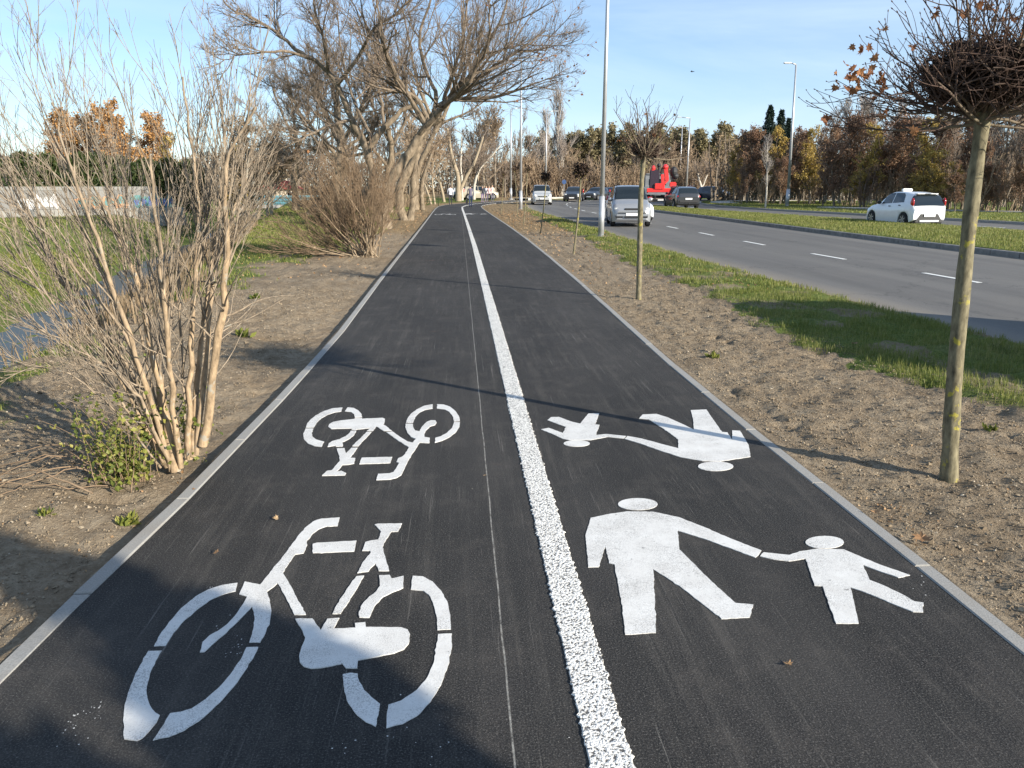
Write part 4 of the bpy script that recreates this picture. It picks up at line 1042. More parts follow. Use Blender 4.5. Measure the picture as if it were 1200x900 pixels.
# ------------------------------------------------------------------ generic bare tree through explicit limbs
def limb_tree(name, label, base, trunks, limbs, seed, n1=9, n2=8, n3=7, twig=.010, bark='bark_big', group=None, l1=(.3,.55), leaves=None, cuts=()):
    rng = np.random.default_rng(seed)
    root = empty(name, base, 0, label, 'tree', group)
    b = np.array(base)
    tb = MB()
    for (pts,r0,r1) in trunks:
        q,r = poly([tuple(p) for p in pts], r0, r1, 20, r0*.10); r = r*(1+rng.normal(0,.07,r.shape)); r[0,0]*=1.35; r[0,1]*=1.12
        tubes(tb, to_local(q,base), r, 12)
    tr = tb.build('trunk', M[bark], root)
    for (p,d,rad) in cuts:
        cmb = MB(); th = np.arange(14)*2*math.pi/14; d = unit(np.array(d,float)); a = unit(np.cross(d,[0,.3,1.])); c = np.cross(d,a)
        ring = np.array(p)-b + rad*(np.cos(th)[:,None]*a+np.sin(th)[:,None]*c)
        V = np.vstack([ring, ring*1+d*.02, [np.array(p)-b+d*.025]]); 
        cmb.add(V, quads=[(i,(i+1)%14,14+(i+1)%14,14+i) for i in range(14)], tris=[(14+i,14+(i+1)%14,28) for i in range(14)])
        cmb.build('cut_end', M['cutwood'], tr, smooth=False)
    cb = MB(); PP=[];RR=[];LL=[]
    for (pts,r0,r1) in limbs:
        q,r = poly([tuple(p) for p in pts], r0, r1, 14, r0*.25); tubes(cb, to_local(q,base), r, 8); PP.append(q);RR.append(r); LL.append(np.sum(np.linalg.norm(np.diff(q[0],axis=0),axis=1)))
    P=np.concatenate(PP);R=np.concatenate(RR);L=np.array(LL)
    p,nd,l,r,_ = spawn(P,R,L,n1,.18,1.,(.4,.95),l1,.6,rng=rng,upb=.35)
    P1,R1 = grow(p,nd,l,np.maximum(r,.02),np.full(len(l),.012),7,.12,.07,rng); tubes(cb,to_local(P1,base),R1,5)
    p,nd,l2,r,_ = spawn(P1,R1,l,n2,.15,1.,(.4,.9),(.35,.6),.6,rng=rng,upb=.25)
    P2,R2 = grow(p,nd,l2,np.clip(r,.008,.022),np.full(len(l2),.005),5,.14,.05,rng); tubes(cb,to_local(P2,base),R2,4)
    p,nd,l3,r,_ = spawn(P2,R2,l2,n3,.15,1.,(.4,.9),(.35,.65),.6,rng=rng,upb=.15)
    P3,R3 = grow(p,nd,l3,np.full(len(l3),twig*.75),np.full(len(l3),twig*.45),3,.16,.04,rng); tubes(cb,to_local(P3,base),R3,3)
    mats = [M[bark]]
    if leaves:
        q = P3[:,-1]; sel = rng.random(len(q)) < leaves[0]*sstep(leaves[2],leaves[3],q[:,0])+leaves[4]; q = q[sel]
        cards(cb, q-b, rng.uniform(.08,.16,len(q)), mat=1, rng=rng, droop=.6, aspect=.8); mats.append(M[leaves[1]])
    cb.build('crown', mats, root, smooth=False)
    return root
YA=36.5
def Q(px,py,Y=YA): return AT(px,py,Y)
def base_of(px,py): x,y = G(px,py); return (x,y,gz(x,y)-.05)
# leaning group left of the path
bA = base_of(450,268); bB = base_of(474,258)
YB = bB[1]
limb_tree('leaning_maple', 'leaning old maple with a long sawn-off limb end over the path', bB,
   [([bB,Q(468,238,YB),Q(471,215,YB),Q(484,190,YB),Q(492,165,YB),Q(502,146,YB),Q(518,138,YB)],.23,.17),
    ([(bB[0]+.25,bB[1],bB[2]),Q(484,235,YB),Q(485,205,YB),Q(491,175,YB),Q(503,150,YB)],.17,.11)],
   [([Q(505,146,YB),Q(520,122,YB),Q(545,95,YB-1),Q(566,60,YB-2),Q(590,20,YB-3),Q(600,-30,YB-3)],.15,.03),
    ([Q(505,143,YB),Q(525,118,YB),Q(560,115,YB-1),Q(590,112,YB-1.5),Q(620,100,YB-2),Q(642,92,YB-2)],.13,.02),
    ([Q(512,125,YB),Q(540,112,YB),Q(575,80,YB-2),Q(610,60,YB-3),Q(640,35,YB-3)],.12,.02),
    ([Q(505,140,YB),Q(512,112,YB),Q(500,85,YB+1),Q(492,40,YB+1),Q(505,0,YB+1),Q(510,-60,YB+1)],.12,.03),
    ([Q(520,118,YB),Q(532,80,YB),Q(545,30,YB+1),Q(548,-30,YB+2)],.10,.03),
    ([Q(515,125,YB),Q(540,110,YB+2),Q(570,70,YB+3),Q(600,50,YB+4),Q(632,5,YB+4)],.10,.02),
    ([Q(502,145,YB),Q(478,125,YB+1),Q(470,80,YB+1),Q(460,20,YB+2)],.09,.02),
    ([Q(505,135,YB),Q(530,118,YB-3),Q(555,100,YB-5),Q(590,85,YB-6),Q(615,70,YB-7)],.09,.02)],
   101, 10,9,9,.0068, leaves=(.10,'dead_leaf',1.5,4.0,.004), cuts=[(Q(519,138,YB),(1,0,.55),.175)])
bB2 = base_of(447,262)
limb_tree('leaning_maple', 'thick leaning maple trunk half hidden behind the fan-shaped shrub', bA,
   [([bA,Q(450,240,bA[1]),Q(458,212,bA[1]),Q(474,188,bA[1]),Q(490,162,bA[1]),Q(505,140,bA[1])],.24,.15)],
   [([Q(500,148,bA[1]),Q(480,115,bA[1]),Q(462,85,bA[1]-1),Q(445,40,bA[1]-2),Q(440,-10,bA[1]-2)],.13,.02),
    ([Q(490,160,bA[1]),Q(520,125,bA[1]-1),Q(545,100,bA[1]-3),Q(570,55,bA[1]-4),Q(575,5,bA[1]-5)],.12,.02),
    ([Q(500,146,bA[1]),Q(492,118,bA[1]),Q(470,105,bA[1]),Q(450,85,bA[1]),Q(436,45,bA[1]),Q(420,10,bA[1])],.10,.02)],
   102, 9,8,9,.0068, leaves=(.05,'dead_leaf',1,4,.004))
bC = base_of(487,246); YC = bC[1]
limb_tree('leaning_maple', 'slimmer leaning maple just beyond the sawn one, third of the row', bC,
   [([bC,Q(488,225,YC),Q(490,200,YC),Q(502,170,YC),Q(515,145,YC)],.22,.15),([(bC[0]+.5,bC[1],bC[2]),Q(494,225,YC),Q(497,205,YC),Q(506,180,YC)],.16,.1)],
   [([Q(515,145,YC),Q(530,110,YC),Q(545,60,YC),Q(560,10,YC)],.14,.03),([Q(512,150,YC),Q(490,100,YC),Q(480,50,YC),Q(470,0,YC)],.14,.03),([Q(515,146,YC),Q(550,130,YC),Q(580,110,YC)],.1,.02)],
   103, 8,8,8,.008, group=None)
# broken-topped tree whose long limb crosses to the upper left
YD = 33.0; bD = (-5.2,33.0,gz(-5.2,33)-.1)
limb_tree('spreading_maple', 'spreading maple behind the shrub with one long limb rising to the upper left', bD,
   [([bD,Q(436,215,YD),Q(432,185,YD),Q(438,165,YD),Q(455,145,YD),Q(470,130,YD),Q(491,119,YD)],.19,.07),
    ([Q(432,185,YD),Q(425,165,YD),Q(412,140,YD),Q(400,110,YD),Q(385,85,YD),Q(365,68,YD)],.15,.08)],
   [([Q(366,68,YD),Q(350,60,YD),Q(325,40,YD),Q(300,22,YD),Q(270,10,YD),Q(255,-10,YD)],.09,.012),
    ([Q(368,70,YD),Q(345,62,YD-1),Q(315,60,YD-2),Q(285,64,YD-2),Q(262,70,YD-2)],.07,.012),
    ([Q(385,85,YD),Q(380,50,YD-1),Q(370,15,YD-1),Q(365,-30,YD-1)],.07,.02),
    ([Q(395,100,YD),Q(420,65,YD-1),Q(438,35,YD-2),Q(470,10,YD-3),Q(500,-20,YD-3)],.08,.02),
    ([Q(412,140,YD),Q(380,150,YD-2),Q(350,165,YD-3),Q(325,175,YD-3)],.07,.012),
    ([Q(425,165,YD),Q(385,130,YD+1),Q(350,100,YD+2),Q(325,110,YD+2)],.07,.012),
    ([Q(438,165,YD),Q(415,120,YD+2),Q(400,60,YD+3),Q(395,10,YD+3)],.08,.02),
    ([Q(432,180,YD),Q(400,180,YD+1),Q(365,150,YD+1),Q(335,140,YD+2)],.07,.012),
    ([Q(450,148,YD),Q(445,110,YD+1),Q(435,70,YD+1),Q(415,20,YD+1)],.07,.02)],
   104, 10,9,9,.0068, cuts=[(Q(491.3,118.9,YD),(1,0,.35),.068)], leaves=(.0,'dead_leaf',1,4,.01))
YE = 47.0; bE = (-9.2,47.0,-.6)
limb_tree('spreading_maple', 'dense grey-brown tree standing behind the long-limbed maple, left of it', bE,
   [([bE,Q(400,205,YE),Q(402,180,YE),Q(398,150,YE)],.28,.18)],
   [([Q(400,190,YE),Q(375,160,YE),Q(350,130,YE),Q(335,100,YE)],.13,.02),([Q(400,170,YE),Q(420,130,YE),Q(440,90,YE),Q(455,60,YE)],.13,.02),
    ([Q(398,150,YE),Q(395,110,YE),Q(385,70,YE),Q(380,30,YE)],.13,.02),([Q(402,185,YE),Q(365,175,YE),Q(335,185,YE)],.1,.02),([Q(400,160,YE),Q(370,110,YE),Q(362,80,YE)],.1,.02),([Q(402,175,YE),Q(440,150,YE),Q(460,140,YE)],.1,.02)],
   105, 13,10,9,.008)
YF = 52.0
for (px,seed,yy,lab) in ((345,106,56,'leafless grey-brown tree beyond the stream grass, left of the dense one'),(455,107,50,'leafless grey-brown tree close behind the leaning maples'),(395,108,43,'leafless twiggy tree between the long-limbed maple and the stream')):
    bb=(AT(px,218,yy)[0],yy,gz(AT(px,218,yy)[0],yy)-.1); k=yy/50
    limb_tree('spreading_maple', lab, bb, [([bb,Q(px,205,yy),Q(px+4,180,yy),Q(px,150,yy)],.24,.15)],
     [([Q(px,195,yy),Q(px-25,165,yy),Q(px-40,140,yy),Q(px-55,125,yy)],.1,.02),([Q(px+2,175,yy),Q(px+22,140,yy),Q(px+38,100,yy),Q(px+45,70,yy)],.1,.02),
      ([Q(px,150,yy),Q(px-4,110,yy),Q(px-12,70,yy+1)],.1,.02),([Q(px+2,185,yy),Q(px+35,165,yy),Q(px+55,150,yy)],.09,.02),([Q(px,165,yy),Q(px-20,120,yy),Q(px-30,90,yy)],.09,.02)], seed, 11,8,7,.010)

# ------------------------------------------------------------------ woodland prototypes (height 1 unit = 10 m trees)
def proto_bare(seed, H=10, spread=.5, first=.25, bark='bark_far', twig=.03, n=(9,7,6,5), lean=0, multi=1, trop=.1, leaf=None, nl=0, lsize=.3, angle=(.35,.8)):
    rng = np.random.default_rng(seed); tb = MB()
    P0 = np.zeros((multi,3)); P0[:,:2] = rng.normal(0,.25 if multi>1 else 0,(multi,2)); D = np.zeros((multi,3)); D[:,2]=1; D[:,:2]=rng.normal(0,.14 if multi>1 else .04,(multi,2)); D[:,0]+=lean
    L = H*rng.uniform(.8,.95,multi)
    P,R = grow(P0,D,L,np.full(multi,.018*H/math.sqrt(multi)),np.full(multi,.03),9,.05,.03,rng); tubes(tb,P,R,8)
    cb = MB()
    p,nd,l,r,_ = spawn(P,R,L,max(4,n[0]*3//(multi+1)),first,1.,angle,(spread*.6,spread),.5,rng=rng,upb=.4)
    P1,R1 = grow(p,nd,l,np.maximum(r,twig*1.4),np.full(len(l),twig),6,.1,trop,rng); tubes(cb,P1,R1,4)
    p,nd,l2,r,_ = spawn(P1,R1,l,n[1],.15,1.,angle,(.35,.6),.6,rng=rng,upb=.3)
    P2,R2 = grow(p,nd,l2,np.full(len(l2),twig),np.full(len(l2),twig*.6),4,.12,trop,rng); tubes(cb,P2,R2,3)
    p,nd,l3,r,_ = spawn(P2,R2,l2,n[2],.15,1.,(.3,.9),(.35,.65),.6,rng=rng,upb=.2)
    P3,R3 = grow(p,nd,l3,np.full(len(l3),twig*.6),np.full(len(l3),twig*.35),2,.12,trop,rng); tubes(cb,P3,R3,3)
    mats = [M[bark]]
    if leaf:
        q = np.concatenate([P3[:,-1],P3[:,1],P2[:,-1]]); idx = rng.choice(len(q), min(nl,len(q)*3), replace=nl>len(q)); q = q[idx]+rng.normal(0,lsize*.6,(len(idx),3))
        cl = vnoise(q[:,0]+50,q[:,2]+q[:,1]*.7,1.3,seed)
        cards(cb,q,lsize*rng.uniform(.6,1.2,len(q)),mat=1,rng=rng,aspect=.9,at=np.clip(cl*.7+rng.uniform(0,.4,len(q)),0,1)); mats.append(M[leaf])
    return tb.mesh('trunk',M[bark]), cb.mesh('crown',mats,smooth=False)
def proto_conifer(seed,H=9):
    rng = np.random.default_rng(seed); tb = MB(); q,r = poly([(0,0,0),(0.05,0,H*.5),(0,0,H)],.13,.02,10); tubes(tb,q,r,7)
    cb = MB(); n = 5200; t = rng.random(n)**.75; z = H*(.10+.9*t); lay = np.abs(np.sin(z*3.2+rng.normal(0,.3,n))); rad = (1-t)**.85*H*.21*(.55+.55*lay)*rng.random(n)**.35+.05
    az = rng.uniform(0,2*math.pi,n); az2 = az+0; rad *= .8+.35*vnoise(np.cos(az)*3+9,z,.8,seed)
    q = np.stack([np.cos(az2)*rad,np.sin(az2)*rad,z-rad*.35],1); cards(cb,q,rng.uniform(.16,.34,n),rng=rng,aspect=.35,droop=.25)
    return tb.mesh('trunk',M['bark_far']), cb.mesh('crown',M['conifer'],smooth=False)
def proto_brush(seed):
    rng = np.random.default_rng(seed); tb = MB(); n = 26
    P0 = rng.normal(0,.5,(n,3))*np.array([1,1,0]); D = rng.normal(0,.22,(n,3)); D[:,2]=1; L = rng.uniform(2.4,4.4,n)
    P,R = grow(P0,D,L,np.full(n,.04),np.full(n,.02),5,.06,.02,rng); tubes(tb,P,R,4)
    cb = MB(); p,nd,l,r,_ = spawn(P,R,L,12,.2,1.,(.2,.6),(.2,.45),.6,rng=rng,upb=.6); P2,R2 = grow(p,nd,l,np.full(len(l),.022),np.full(len(l),.012),3,.1,.08,rng); tubes(cb,P2,R2,3)
    q = P2[:,-1][rng.random(len(P2))<.7]; cards(cb,q,.22,mat=1,rng=rng,aspect=.5)
    return tb.mesh('trunk',M['bark_tan']), cb.mesh('crown',[M['bark_tan'],M['brush']],smooth=False)
PR = {
 'bare': [proto_bare(201,10,.5,.2), proto_bare(202,10,.45,.15,trop=.15), proto_bare(203,10,.5,.12,multi=3)],
 'tan': [proto_bare(211,10,.5,.08,'bark_tan',.032,(10,8,7,0),leaf='brush',nl=900,lsize=.22), proto_bare(212,10,.55,.1,'bark_tan',.032,(11,8,6,0),multi=2,leaf='brush',nl=700,lsize=.22)],
 'poplar': [proto_bare(221,10,.42,.12,'bark_pale',.022,(16,8,6,0),angle=(.2,.45),trop=.14)],
 'birch': [proto_bare(231,10,.34,.25,'bark_pale',.022,(13,8,6,0),angle=(.3,.6),trop=.05)],
 'oak': [proto_bare(241,10,.45,.18,'bark_far',.035,(9,7,5,0),leaf='oak',nl=8000,lsize=.34), proto_bare(242,10,.5,.08,'bark_far',.03,(11,8,5,0),multi=2,leaf='oak',nl=7000,lsize=.34)],
 'copper': [proto_bare(251,10,.40,.05,'bark_far',.026,(14,8,6,0),leaf='copper',nl=8500,lsize=.2), proto_bare(252,10,.44,.04,'bark_far',.026,(13,8,6,0),multi=2,leaf='copper',nl=6500,lsize=.2), proto_bare(253,10,.42,.04,'bark_far',.026,(14,9,6,0),multi=2,leaf='copper',nl=3000,lsize=.2)],
 'gold': [proto_bare(261,10,.42,.04,'bark_far',.026,(12,8,5,0),leaf='gold',nl=5200,lsize=.22)],
 'orange': [proto_bare(271,10,.38,.1,'bark_pale',.03,(12,7,6,0),leaf='orange',nl=9000,lsize=.24,angle=(.3,.7),trop=-.02)],
 'conifer': [proto_conifer(281), proto_conifer(282)],
 'brush': [proto_brush(291), proto_brush(292)],
}
NAMES = dict(bare='bare_tree', tan='bare_willow', poplar='bare_poplar', birch='bare_birch', oak='oak_tree', copper='copper_tree', gold='golden_tree', orange='orange_birch', conifer='spruce_tree', brush='brush_shrub')
GRP = dict(bare='leafless brown trees in the woods', tan='tan leafless willows', poplar='tall pale poplars', birch='pale leafless birches', oak='olive-green oaks in the woods', copper='copper-leaved trees beyond the road', gold='golden-leaved trees beyond the road', orange='orange birches behind the wall', conifer='dark spruces', brush='dry brush shrubs at the wood edge')
WOOD = []
def plant(kind, px, Y, H, desc, v=None, sx=1.0, z=None):
    x = AT(px, 218, Y)[0]; i = len(WOOD); v = (i*7+3) % len(PR[kind]) if v is None else v
    WOOD.append(dict(kind=kind, x=x, Y=Y, H=H, desc=desc, v=v, sx=sx, z=z, px=px, rz=(i*2.39996) % 6.283))
rw = random.Random(42)
# beyond the junction, centre: back row, middle row, brush at the edge
for i, px in enumerate(range(628, 880, 17)):
    kind = 'oak' if (px < 700 or 755 < px < 860 and i % 2) else ('oak' if i % 3 == 0 else 'bare')
    plant(kind, px+rw.uniform(-4,4), 138+rw.uniform(-6,8), rw.uniform(8.4,11.8)*(1.04 if px>780 else 1), 'in the back row beyond the road')
for i, px in enumerate(range(672, 884, 15)): plant('oak', px+rw.uniform(-4,4), 146+rw.uniform(-6,12), rw.uniform(9.4,12.2), 'far back over the road', sx=rw.uniform(1.1,1.6))
for i, px in enumerate(range(560, 900, 19)):
    plant('bare' if i % 3 else 'tan', px+rw.uniform(-5,5), 125+rw.uniform(-5,5), rw.uniform(6.5,8.8), 'in the middle row beyond the road')
for i, px in enumerate(range(590, 880, 15)):
    plant('brush', px+rw.uniform(-4,4), 115+rw.uniform(-1.5,3), rw.uniform(9,13.5), 'at the wood edge beyond the junction', sx=1.2)
plant('poplar', 658, 128, 16.5, 'tall above the woods, left of the nearer lamp post')
plant('poplar', 636, 124, 13.0, 'slim, left of the tallest poplar')
# behind the path bend, left of the road
for i, (px,Y,H,k) in enumerate([(500,92,9.5,'tan'),(520,84,9.0,'tan'),(508,74,7.5,'tan'),(545,104,11.5,'bare'),(562,108,12.5,'tan'),(580,112,11.5,'bare'),(600,116,12,'bare'),(618,118,9.5,'bare'),(530,110,11,'bare'),
     (480,100,11,'bare'),(460,96,12,'bare'),(440,100,11,'bare'),(420,105,9.5,'bare'),(610,111,5.5,'tan'),(592,109,5,'bare'),(575,106,5,'bare'),(555,112,5.5,'tan')]):
    plant(k, px, Y, H, 'behind the bend of the path', sx=1.15 if H>6 else 1.7)
# right-hand belt
belt = [(862,66,6.6,'gold'),(876,64,7.6,'copper'),(872,75,8.6,'birch'),(893,66,7.6,'copper'),(908,62,6.8,'gold'),(920,60,7.2,'copper'),(938,63,8.0,'copper'),(950,59,7.4,'gold'),(962,62,8.3,'copper'),(980,58,7.6,'copper'),
        (1000,61,8.6,'copper'),(1015,56,7.6,'gold'),(1030,59,8.6,'copper'),(1050,56,8.2,'copper'),(1068,58,9.2,'bare'),(1085,53,6.4,'gold'),(1095,56,9.4,'copper'),(1112,54,9.2,'bare'),(1130,52,9.2,'copper'),(1150,52,9.6,'bare'),(1170,50,10,'bare'),(1192,49,10.5,'bare'),(1215,47,11,'bare'),(1240,46,11,'bare'),(1270,45,11,'bare'),
        (884,70,7.5,'oak'),(905,70,7.8,'oak'),(1040,66,10,'bare'),(1140,60,11,'bare'),(1180,58,12,'bare'),(1160,47,5.5,'copper'),(1205,45,6,'copper')]
TOPS = lambda p: np.interp(p,[860,876,893,920,938,962,1000,1050,1100,1150,1200,1260],[172,162,160,157,156,152,146,144,136,128,112,95])
for (px,Y,H,k) in belt:
    if px < 975: Y += 9
    H = 1.65+(218-TOPS(px)-(8 if k=='birch' else 0)+rw.uniform(-9,6))/901*Y
    if px in (1160,1205): H *= .6
    plant(k, px, Y, H, 'beyond the far carriageway')
for (px,Y,H) in ((985,72,9.3),(1000,70,9.6),(1022,71,9.1),(968,76,8.8),(1045,68,9.2),(1010,73,9.8)): plant('birch', px, Y, H, 'rising behind the copper trees')
for (px,Y,H,v) in ((896,76,8.9,0),(909,77,8.6,1),(918,79,8.0,0)): plant('conifer', px, Y, H, 'above the copper trees left of the white lamp post', v)
for i, px in enumerate(range(866,1250,26)): plant('brush' if i%2 else 'copper', px+rw.uniform(-5,5), (68 if px<960 else 60 if px<1010 else 54 if px<1120 else 46)+rw.uniform(-1,1.5), rw.uniform(2.6,4.0)*(2.2 if i%2 else 1), 'low beyond the far carriageway')
for (px,Y,H) in ((1078,51,3.2),(1096,50,3.7),(1114,50,3.0),(1010,56,3.2)): plant('gold', px, Y, H, 'bushy and low beyond the white hatchback', sx=1.5)
plant('birch', 899, 57, 5.2, 'young and slim on the far verge', sx=.8)
for i, px in enumerate(range(868,1260,22)): plant('bare' if i%3 else 'copper', px, (84 if px<980 else 70 if px<1100 else 62)+rw.uniform(-2,2), 1.65+(214-float(np.interp(px,[860,900,960,1050,1150,1260],[168,160,152,144,130,100]))+rw.uniform(-6,6))/901*(84 if px<980 else 70 if px<1100 else 62), 'at the back beyond the far carriageway')
# left: behind wall
for (px,Y,H) in ((72,78,8.4),(92,84,9.0),(112,80,8.2),(134,85,8.8),(152,78,9.2),(172,84,8.8),(192,82,7.8)): plant('orange', px, Y, H, 'behind the hedge on the left', sx=1.15, z=-.3)
plant('gold', 205, 70, 6.0, 'right of the orange birches on the left', z=-.3); plant('gold', 277, 66, 6.6, 'left of the long-limbed maple', z=-.3)
for (px,Y,H) in ((288,47,6.2),(310,50,5.8),(298,58,5.6),(270,56,5.6)): plant('tan', px, Y, H, 'on the far bank of the stream', sx=1.5, z=-.5)
for i,(px,Y,H) in enumerate([(-10,105,6),(20,110,5.5),(232,90,6.5),(250,95,6),(330,125,9),(350,120,10),(372,115,10.5),(395,110,11),(318,140,10),(412,118,9)]): plant('bare', px, Y, H, 'far off beyond the stream', z=-.5, sx=1.3)
ORD = ['first','second','third','fourth','fifth','sixth','seventh','eighth','ninth','tenth','eleventh','twelfth','thirteenth','fourteenth','fifteenth','sixteenth','seventeenth','eighteenth','nineteenth','twentieth']
KW = dict(bare='leafless brown tree', tan='tan leafless willow', poplar='pale leafless poplar', birch='pale leafless birch', oak='olive-green oak', copper='copper-brown tree', gold='golden-yellow tree', orange='orange-leaved birch', conifer='dark spruce', brush='dry tan brush shrub')
HEIGHTS = {}
def plant_all():
    groups = {}
    for w in WOOD: groups.setdefault((w['kind'],w['desc']),[]).append(w)
    first = {}
    for (kind,desc), ws in groups.items():
        ws.sort(key=lambda w: w['px'])
        for i, w in enumerate(ws):
            lab = KW[kind]+' '+desc
            if len(ws) > 1: lab = '%s from the left, %s %s' % (ORD[min(i,19)], KW[kind], desc)
            key = (kind,w['v'])
            z = w['z'] if w['z'] is not None else (.05 if w['Y']>107 or w['x']>15 else gz(w['x'],w['Y'])-.05)
            if w['z'] is not None: z = gz(w['x'],w['Y'])-.05
            if key not in first:
                root = empty(NAMES[kind],(0,0,0)); tr, cr = PR[kind][w['v']]
                link('trunk',tr,root); link('crown',cr,root); first[key] = root
            else:
                root = first[key].copy(); COL.objects.link(root)
                for ch in list(first[key].children):
                    c = ch.copy(); COL.objects.link(c); c.parent = root
            zm = HEIGHTS.get(key)
            if zm is None:
                me = PR[kind][w['v']][1]; co_ = np.zeros(len(me.vertices)*3, np.float32); me.vertices.foreach_get('co', co_); zm = float(np.percentile(co_[2::3], 98.5)); HEIGHTS[key] = zm
            s = w['H']/zm
            if kind == 'brush': s = w['H']/10.0
            root.location = (w['x'],w['Y'],z); root.rotation_euler = (0,0,w['rz']); root.scale = (s*w['sx'],s*w['sx'],s)
            tag(root, lab, 'shrub' if kind=='brush' else 'tree', GRP[kind])
plant_all()
def far_woods():
    rng = np.random.default_rng(55); mb = MB()
    def belt_(P0,P1,n,H,ns,sz=.55):
        P0=np.array(P0,float);P1=np.array(P1,float); t=rng.random(n); c=P0+(P1-P0)*t[:,None]; nr=np.array([-(P1-P0)[1],(P1-P0)[0]]); Ld=np.linalg.norm(nr); nr/=Ld
        hh=H*(.75+.35*vnoise(t*Ld,t*0,7,61)+.12*vnoise(t*Ld,t*0,2.2,62)); z=hh*rng.random(n)**.85; c=c+nr*rng.normal(0,2.5,n)[:,None]
        cards(mb,np.stack([c[:,0],c[:,1],z-.3],1),rng.uniform(.5,1.3,n)*sz,rng=rng,aspect=.5,droop=-.5)
        t=rng.random(ns); c=P0+(P1-P0)*t[:,None]+nr*rng.normal(0,2.5,ns)[:,None]; h2=H*rng.uniform(.6,1.05,ns)
        A_=np.stack([c[:,0],c[:,1],np.zeros(ns)-.5],1); D=rng.normal(0,.1,(ns,3)); D[:,2]=1
        P,R_=grow(A_,D,h2,np.full(ns,.12),np.full(ns,.03),4,.06,.02,rng); tubes(mb,P,R_,3,mat=1)
    belt_((-170,150),(-30,165),26000,8,500); belt_((-40,150),(60,170),30000,7.5,500); belt_((50,160),(190,120),30000,8,500); belt_((30,92),(85,70),20000,8,400,.4); belt_((60,78),(110,30),16000,8,300,.4); belt_((-110,110),(-46,120),12000,6,200)
    tag(mb.build('distant_woods',[M['brush'],M['bark_far']],smooth=False),'hazy brown mass of far-off woods closing the view behind the single trees','woods',kind='stuff')
far_woods()
# the three pale trunks at the bend
def slim(label, pts, r0, r1, bark, seed, extra=()):
    rng = np.random.default_rng(seed); b = pts[0]; root = empty('pale_trunked_tree', b, 0, label, 'tree')
    q,r = poly(pts,r0,r1,16,.02); tb = MB(); tubes(tb,to_local(q,b),r,9)
    Ps=[q];Rs=[r]
    for e in extra: q2,r2 = poly(e,r0*.6,r1,16,.02); tubes(tb,to_local(q2,b),r2,8); Ps.append(q2); Rs.append(r2)
    tb.build('trunk',M[bark],root)
    P=np.concatenate(Ps);R=np.concatenate(Rs);L=np.full(len(P),6.0); cb = MB()
    p,nd,l,rr,_ = spawn(P,R,L,12,.35,1.,(.4,.9),(.3,.5),.5,rng=rng,upb=.3); P1,R1 = grow(p,nd,l,np.full(len(l),.05),np.full(len(l),.025),5,.12,.05,rng); tubes(cb,to_local(P1,b),R1,4)
    p,nd,l,rr,_ = spawn(P1,R1,l,9,.2,1.,(.4,.9),(.35,.6),.5,rng=rng); P2,R2 = grow(p,nd,l,np.full(len(l),.025),np.full(len(l),.014),3,.12,.05,rng); tubes(cb,to_local(P2,b),R2,3)
    cb.build('crown',M['bark_far'],root,smooth=False)
slim('thick pale-barked tree forking behind the white-shirted walker', [AT(537,235.5,88),AT(537,222,88),AT(536,205,88),AT(530,185,88),AT(524,150,88)], .38,.12,'bark_tan',1,[[AT(538,226,88),AT(546,208,88),AT(556,190,88),AT(566,160,88)]])
slim('slender pale trunk beside the thick one at the bend', [AT(541.5,235,92),AT(541.5,215,92),AT(540,195,92),AT(541,160,92)], .17,.08,'bark_pale',2)
slim('pale tree leaning right above the walkers at the bend', [AT(555.5,234,95),AT(556,218,95),AT(561,200,95),AT(574,185,95),AT(588,168,95)], .19,.07,'bark_pale',3)
slim('small pale forked tree at the wood edge right of the crane truck', [AT(822,229,112),AT(822,220,112),AT(819,210,112),AT(818,203,112)], .22,.1,'bark_pale',4,[[AT(822,221,112),AT(826,212,112),AT(829,203,112)]])
# ------------------------------------------------------------------ small mesh helpers
def bm_obj(name, bm, m, parent=None, smooth=False):
    me = bpy.data.meshes.new(name); bmesh.ops.recalc_face_normals(bm, faces=bm.faces); bm.to_mesh(me); bm.free(); me.materials.append(m)
    if smooth:
        for p in me.polygons: p.use_smooth = True
    return link(name, me, parent)
def box(bm, c, d, rot=None, bev=0.0):
    t = bmesh.new(); bmesh.ops.create_cube(t, size=1)
    for v in t.verts: v.co = Vector((v.co.x*d[0], v.co.y*d[1], v.co.z*d[2]))
    if bev: bmesh.ops.bevel(t, geom=list(t.edges), offset=bev, segments=2, affect='EDGES')
    Mx = Matrix.Translation(c) @ (rot or Matrix.Identity(4))
    for v in t.verts: v.co = Mx @ v.co
    me = bpy.data.meshes.new('t'); t.to_mesh(me); t.free(); bm.from_mesh(me); bpy.data.meshes.remove(me)
def beam(bm, a, b, w, h, bev=.0):
    a = Vector(a); b = Vector(b); d = b-a; q = d.to_track_quat('Y','Z').to_matrix().to_4x4()
    box(bm, (a+b)/2, (w, d.length, h), q, bev)
def cyl(bm, a, b, r0, r1=None, n=16):
    r1 = r0 if r1 is None else r1; a = Vector(a); b = Vector(b); d = b-a; q = d.to_track_quat('Z','Y').to_matrix().to_4x4()
    bmesh.ops.create_cone(bm, cap_ends=True, segments=n, radius1=r0, radius2=r1, depth=d.length, matrix=Matrix.Translation((a+b)/2)@q)
def ball(bm, c, r, s=(1,1,1), n=12):
    bmesh.ops.create_uvsphere(bm, u_segments=n, v_segments=max(6,n//2+2), radius=r, matrix=Matrix.Translation(c)@Matrix.Diagonal((s[0],s[1],s[2],1)))

